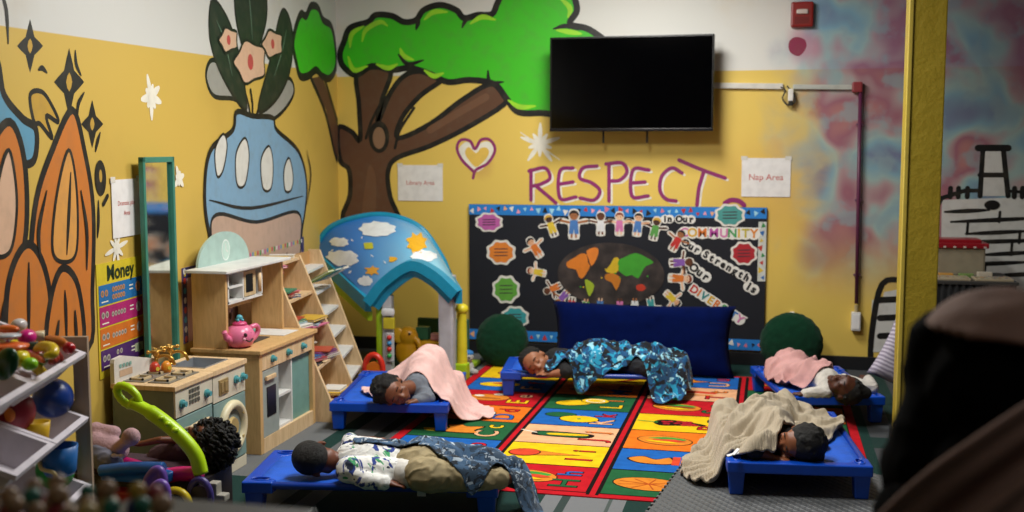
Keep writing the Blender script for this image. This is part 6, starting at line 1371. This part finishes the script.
c = cp(214, 490, 3.4); bm = B(); box(bm, c.x-.015, c.x+.02, c.y-.02, c.y+.02, c.z-.02, c.z+.03); box(bm, c.x-.02, c.x+.05, c.y-.02, c.y+.02, c.z-.035, c.z-.01); obj('grey_foot', bm, M('#a8a49a', .4), cart, bevel=.005)
obj('red_panel', box(B(), -.16, .02, -.03, .03, .17, .22), M('#a01a24', .4), cart, bevel=.008)
bm = B(); box(bm, -.22, .12, -.12, .12, .0, .17); obj('lower_body', bm, M('#3a1420', .5), cart, bevel=.02)
# doll
hc = Y(206, 441, 3.56); dl = thing('curly_doll', 'brown doll with big curly black hair lying on the toy cart', 'doll', (hc.x, hc.y, hc.z-.12)); R3 = frame((-.5, -.3, .8), (.9, .2, .2))
bm = B(); head_prims(bm, hc, R3, .95); s0 = Y(170, 444, 3.56); capsule(bm, hc, Y(186, 446, 3.56), .03, .035, 3); capsule(bm, Y(184, 450, 3.56), Y(160, 458, 3.58), .045, .04, 3); capsule(bm, Y(160, 458, 3.58), Y(140, 462, 3.6), .032, .022, 3)
w0 = Y(140, 444, 3.50); capsule(bm, Y(178, 440, 3.54), Y(160, 440, 3.5), .016, .014, 3); capsule(bm, Y(160, 440, 3.5), w0, .014, .011, 3); hand(bm, w0, (-1, -.1, 0), (0, 0, 1), .75)
me = remesh(bm, .005, 3); shift(me, dl.location); mesh_obj('body', me, M('#6b3a22', .4, kind='skin'), dl, True); face_bits(dl, hc, R3, .95, '#4a2018')
bm = B(); random.seed(9)
ball(bm, hc+V_(.035, 0, -.005), (.075, .07, .078))
for k in range(300):
    a = Vector((random.gauss(.25, 1), random.gauss(0, 1), random.gauss(0, 1))).normalized(); c = hc+V_(.03, 0, -.01)+Vector((a.x*.088, a.y*.078, a.z*.088)); q = a.cross(Vector((random.random(), random.random(), 1))).normalized(); rr = random.uniform(.008, .014)
    path(bm, [c+(q*math.cos(s_)+a*math.sin(s_))*rr*.8+a.cross(q)*s_*.0016 for s_ in [j*.9 for j in range(7)]], .0045, 5)
me = bpy.data.meshes.new('h'); bm.to_mesh(me); bm.free(); shift(me, dl.location); mesh_obj('curly_hair', me, M('#0a0707', .55, kind='hair'), dl, True)
cut_cloth([(Y(184, 450, 3.56), Y(160, 458, 3.58), .045, .042)], .006, (.003, 30), dl, 'dress', M('#40202a', .8, kind='fabric'))
# pale plush doll
c = Y(112, 452, 3.42); pl = thing('pale_plush_doll', 'pale pink plush doll with grey skirt lying beside the lime handled cart', 'stuffed toy', (c.x, c.y, c.z-.08))
bm = B(); capsule(bm, Y(98, 444, 3.42), Y(118, 450, 3.42), .045, .04, 3); ball(bm, Y(131, 437, 3.38), .033); capsule(bm, Y(118, 448, 3.4), Y(131, 438, 3.38), .022, .024, 3); ball(bm, Y(112, 432, 3.45), (.034, .028, .024)); capsule(bm, Y(96, 430, 3.45), Y(112, 432, 3.45), .026, .024, 3); capsule(bm, Y(96, 430, 3.45), Y(96, 450, 3.45), .03, .05, 3)
me = remesh(bm, .006, 4); shift(me, pl.location); mesh_obj('body', me, M('#b8949a', .9, kind='fleece'), pl, True)
cut_cloth([(Y(99, 455, 3.40), Y(112, 462, 3.38), .044, .036)], .004, (.005, 24), pl, 'skirt', M('#6f7080', .9, kind='fabric')); bm = B(); q = Y(118, 456, 3.345)-Vector(pl.location); ball(bm, q+V_(-.014, 0, 0), (.013, .005, .008)); ball(bm, q+V_(.014, 0, 0), (.013, .005, .008)); ball(bm, q, .006); obj('bow', bm, M('#c9b8bc', .7, kind='fabric'), pl, True)
# toy storage crate under plush and doll
cr_ = thing('toy_crate', 'low dark crate of toys under the pale plush doll', 'crate', (-2.27, 3.5, 0)); bm = B(); box(bm, -.18, .36, -.12, .12, 0, .02); [box(bm, *q) for q in ((-.18, .36, -.12, -.10, .02, .24), (-.18, .36, .10, .12, .02, .24), (-.18, -.16, -.10, .10, .02, .24), (.34, .36, -.10, .10, .02, .24))]; obj('crate', bm, M('#241c1a', .6), cr_); obj('padding', box(B(), -.155, .335, -.095, .095, .021, .27), M('#3a2430', .9, kind='fabric'), cr_, bevel=.02)
# ------------------------------------------------------------ small toys on a near shelf (out of focus)
sh_ = thing('near_shelf', 'dark low shelf top in the near left corner with grey edge', 'shelf', (-.95, 1.12, 0))
obj('shelf_top', box(B(), -.45, .385, -.16, .16, .90, .925), M('#141316', .5), sh_, bevel=.004); obj('grey_edge', box(B(), .13, .39, -.162, .165, .9255, .937), M('#4a4a48', .5), sh_, bevel=.003)
for sx_ in (-.43, .36): obj('side_panel', box(B(), sx_, sx_+.02, -.15, .15, 0, .899), M('#141316', .6), sh_)
random.seed(31)
pc = [('#b09a60', 'tan'), ('#b8a04a', 'mustard'), ('#1a6a5a', 'dark green'), ('#20307a', 'navy'), ('#8a2430', 'maroon'), ('#c0b4a4', 'grey'), ('#a88a30', 'ochre'), ('#4a7088', 'slate')]
prot = {}
def peg(x, y, ci, s_):
    loc = (x, y, .9255)
    if ci not in prot:
        t = thing('peg_figure', 'x', 'toy figure', loc); bm = B(); lathe(bm, [(.011, 0), (.014, .004), (.012, .02), (.007, .026)], (0, 0, 0), 14); obj('peg_body', bm, M(pc[ci][0], .45), t, True); obj('peg_head', ball(B(), (0, 0, .034), .0105), M(pc[(ci+3) % 8][0] if ci % 2 else '#9a7a5a', .45), t, True); prot[ci] = t
    else: t = copy_tree(prot[ci], loc)
    t.scale = (s_,)*3; t['label'] = 'tiny %s bodied toy figure among the blurred figures on the near left shelf' % pc[ci][1]; t['group'] = '%s toy figures on the near shelf' % pc[ci][1]; return t
k = 0
for iy in range(6):
    for ix in range(19):
        if random.random() < .12: continue
        x = -1.36+ix*.036+random.uniform(-.006, .006); y = 1.0+iy*.044+random.uniform(-.006, .006)
        if x > -.80 and random.random() < .4: continue
        peg(x, y, random.randrange(8), random.uniform(.85, 1.25)); k += 1
# ------------------------------------------------------------ seated person in the near right corner
hc = V_(.322, 1.66, 1.075); R3 = frame((-.55, .80, -.15), (0, 0, 1))
bd = [(hc+V_(0, 0, -.05), V_(.36, 1.62, .93), .055, .065), (V_(.36, 1.62, .90), V_(.40, 1.56, .62), .115, .13), (V_(.24, 1.62, .88), V_(.48, 1.58, .88), .062, .062), (V_(.40, 1.56, .62), V_(.42, 1.55, .50), .13, .14),
      (V_(.22, 1.63, .87), V_(.17, 1.72, .66), .05, .042), (V_(.17, 1.72, .66), V_(.24, 1.92, .62), .038, .03), (V_(.50, 1.58, .87), V_(.56, 1.66, .64), .05, .042), (V_(.56, 1.66, .64), V_(.40, 1.90, .62), .038, .03),
      (V_(.34, 1.58, .50), V_(.28, 1.95, .50), .085, .062), (V_(.28, 1.95, .50), V_(.28, 1.98, .07), .055, .04), (V_(.28, 1.98, .045), V_(.25, 2.12, .035), .038, .03), (V_(.50, 1.58, .50), V_(.48, 1.95, .50), .085, .062), (V_(.48, 1.95, .50), V_(.48, 1.98, .07), .055, .04), (V_(.48, 1.98, .045), V_(.47, 2.12, .035), .038, .03)]
pr = person('seated person in black clothing and brown headscarf, seen dark from behind at right', (.38, 1.6, 0), bd, hc, R3, 1.35, '#5a3a2a', [(V_(.24, 1.92, .62), (.5, .8, 0), (0, 0, 1), 1.5), (V_(.40, 1.90, .62), (-.5, .8, 0), (0, 0, 1), 1.5)], vox=.008)
face_bits(pr, hc, R3, 1.35, '#4a2018'); BK = M('#050505', .95, kind='black', spec=.05)
cut_cloth(bd[1:], .014, (.006, 16), pr, 'black_dress', BK, .010)
cut_cloth([(hc+V_(0, -.02, -.01), hc+V_(.02, -.03, -.12), .098, .085), (hc+V_(.02, -.03, -.10), V_(.35, 1.60, .92), .085, .13), (hc+V_(-.045, .02, -.03), V_(.25, 1.66, .93), .07, .08), (hc+V_(-.06, .03, .03), hc+V_(-.06, .03, -.06), .058, .06), (V_(.25, 1.66, .93), V_(.25, 1.66, .80), .075, .09)], .006, (.004, 14), pr, 'black_veil', BK, .009)
BRN = M('#86675a', .85, kind='fabric')
# scarf over the crown, and its long end swept over the shoulder
bm = B()
def shell(c, r, f, th=.006, n=40, m=40):
    pass
cut = []
ball(bm, hc+V_(.0, -.015, .012), (.118, .126, .120), None, 5)
geom = [v for v in bm.verts if v.co.z < hc.z+.072-.25*max(0, v.co.x-hc.x)]
bmesh.ops.delete(bm, geom=geom, context='VERTS')
for v in bm.verts:
    q = v.co*11; v.co += (v.co-hc).normalized()*(.005*noise.noise(Vector((q.x, q.y*2.5, q.z*3))))
me = bpy.data.meshes.new('s'); bm.to_mesh(me); bm.free(); shift(me, pr.location); sc_ = mesh_obj('headscarf', me, BRN, pr, True); m = sc_.modifiers.new('s', 'SOLIDIFY'); m.thickness = .007
bm = B(); rows = []; A_ = [V_(.50, 1.48, 1.19), V_(.42, 1.44, 1.155), V_(.34, 1.42, 1.11), V_(.26, 1.41, 1.05), V_(.19, 1.42, .985), V_(.13, 1.44, .905), V_(.09, 1.47, .81)]
P_ = cr(A_, 8)
for i, p in enumerate(P_):
    t_ = i/(len(P_)-1); wd = .05+.10*t_; dn = V_(.35, -.10, -.95).normalized(); r = []
    for j in range(25):
        s_ = j/24; fold = .017*math.sin(s_*13+t_*2)+.010*math.sin(s_*27+1+3*t_); r.append(bm.verts.new(p+dn*wd*s_*1.6+V_(-.25, -1, .35).normalized()*fold+V_(.0, -.03, 0)*s_))
    rows.append(r)
for i in range(len(rows)-1):
    for j in range(24): bm.faces.new((rows[i][j], rows[i+1][j], rows[i+1][j+1], rows[i][j+1]))
me = bpy.data.meshes.new('s2'); bm.to_mesh(me); bm.free(); shift(me, pr.location); o = mesh_obj('scarf_end', me, BRN, pr, True); m = o.modifiers.new('s', 'SOLIDIFY'); m.thickness = .006
st = thing('low_stool', 'dark round stool under the seated person in black', 'stool', (.42, 1.55, 0)); bm = B(); tube(bm, (0, 0, .33), (0, 0, .36), .16, .16, 32); obj('seat', bm, M('#1c1a1a', .5), st, bevel=.004)
for k in range(4): a = k*math.pi/2+.78; obj('leg', tube(B(), (.13*math.cos(a), .13*math.sin(a), 0), (.11*math.cos(a), .11*math.sin(a), .33), .014), M('#1c1a1a', .5), st)
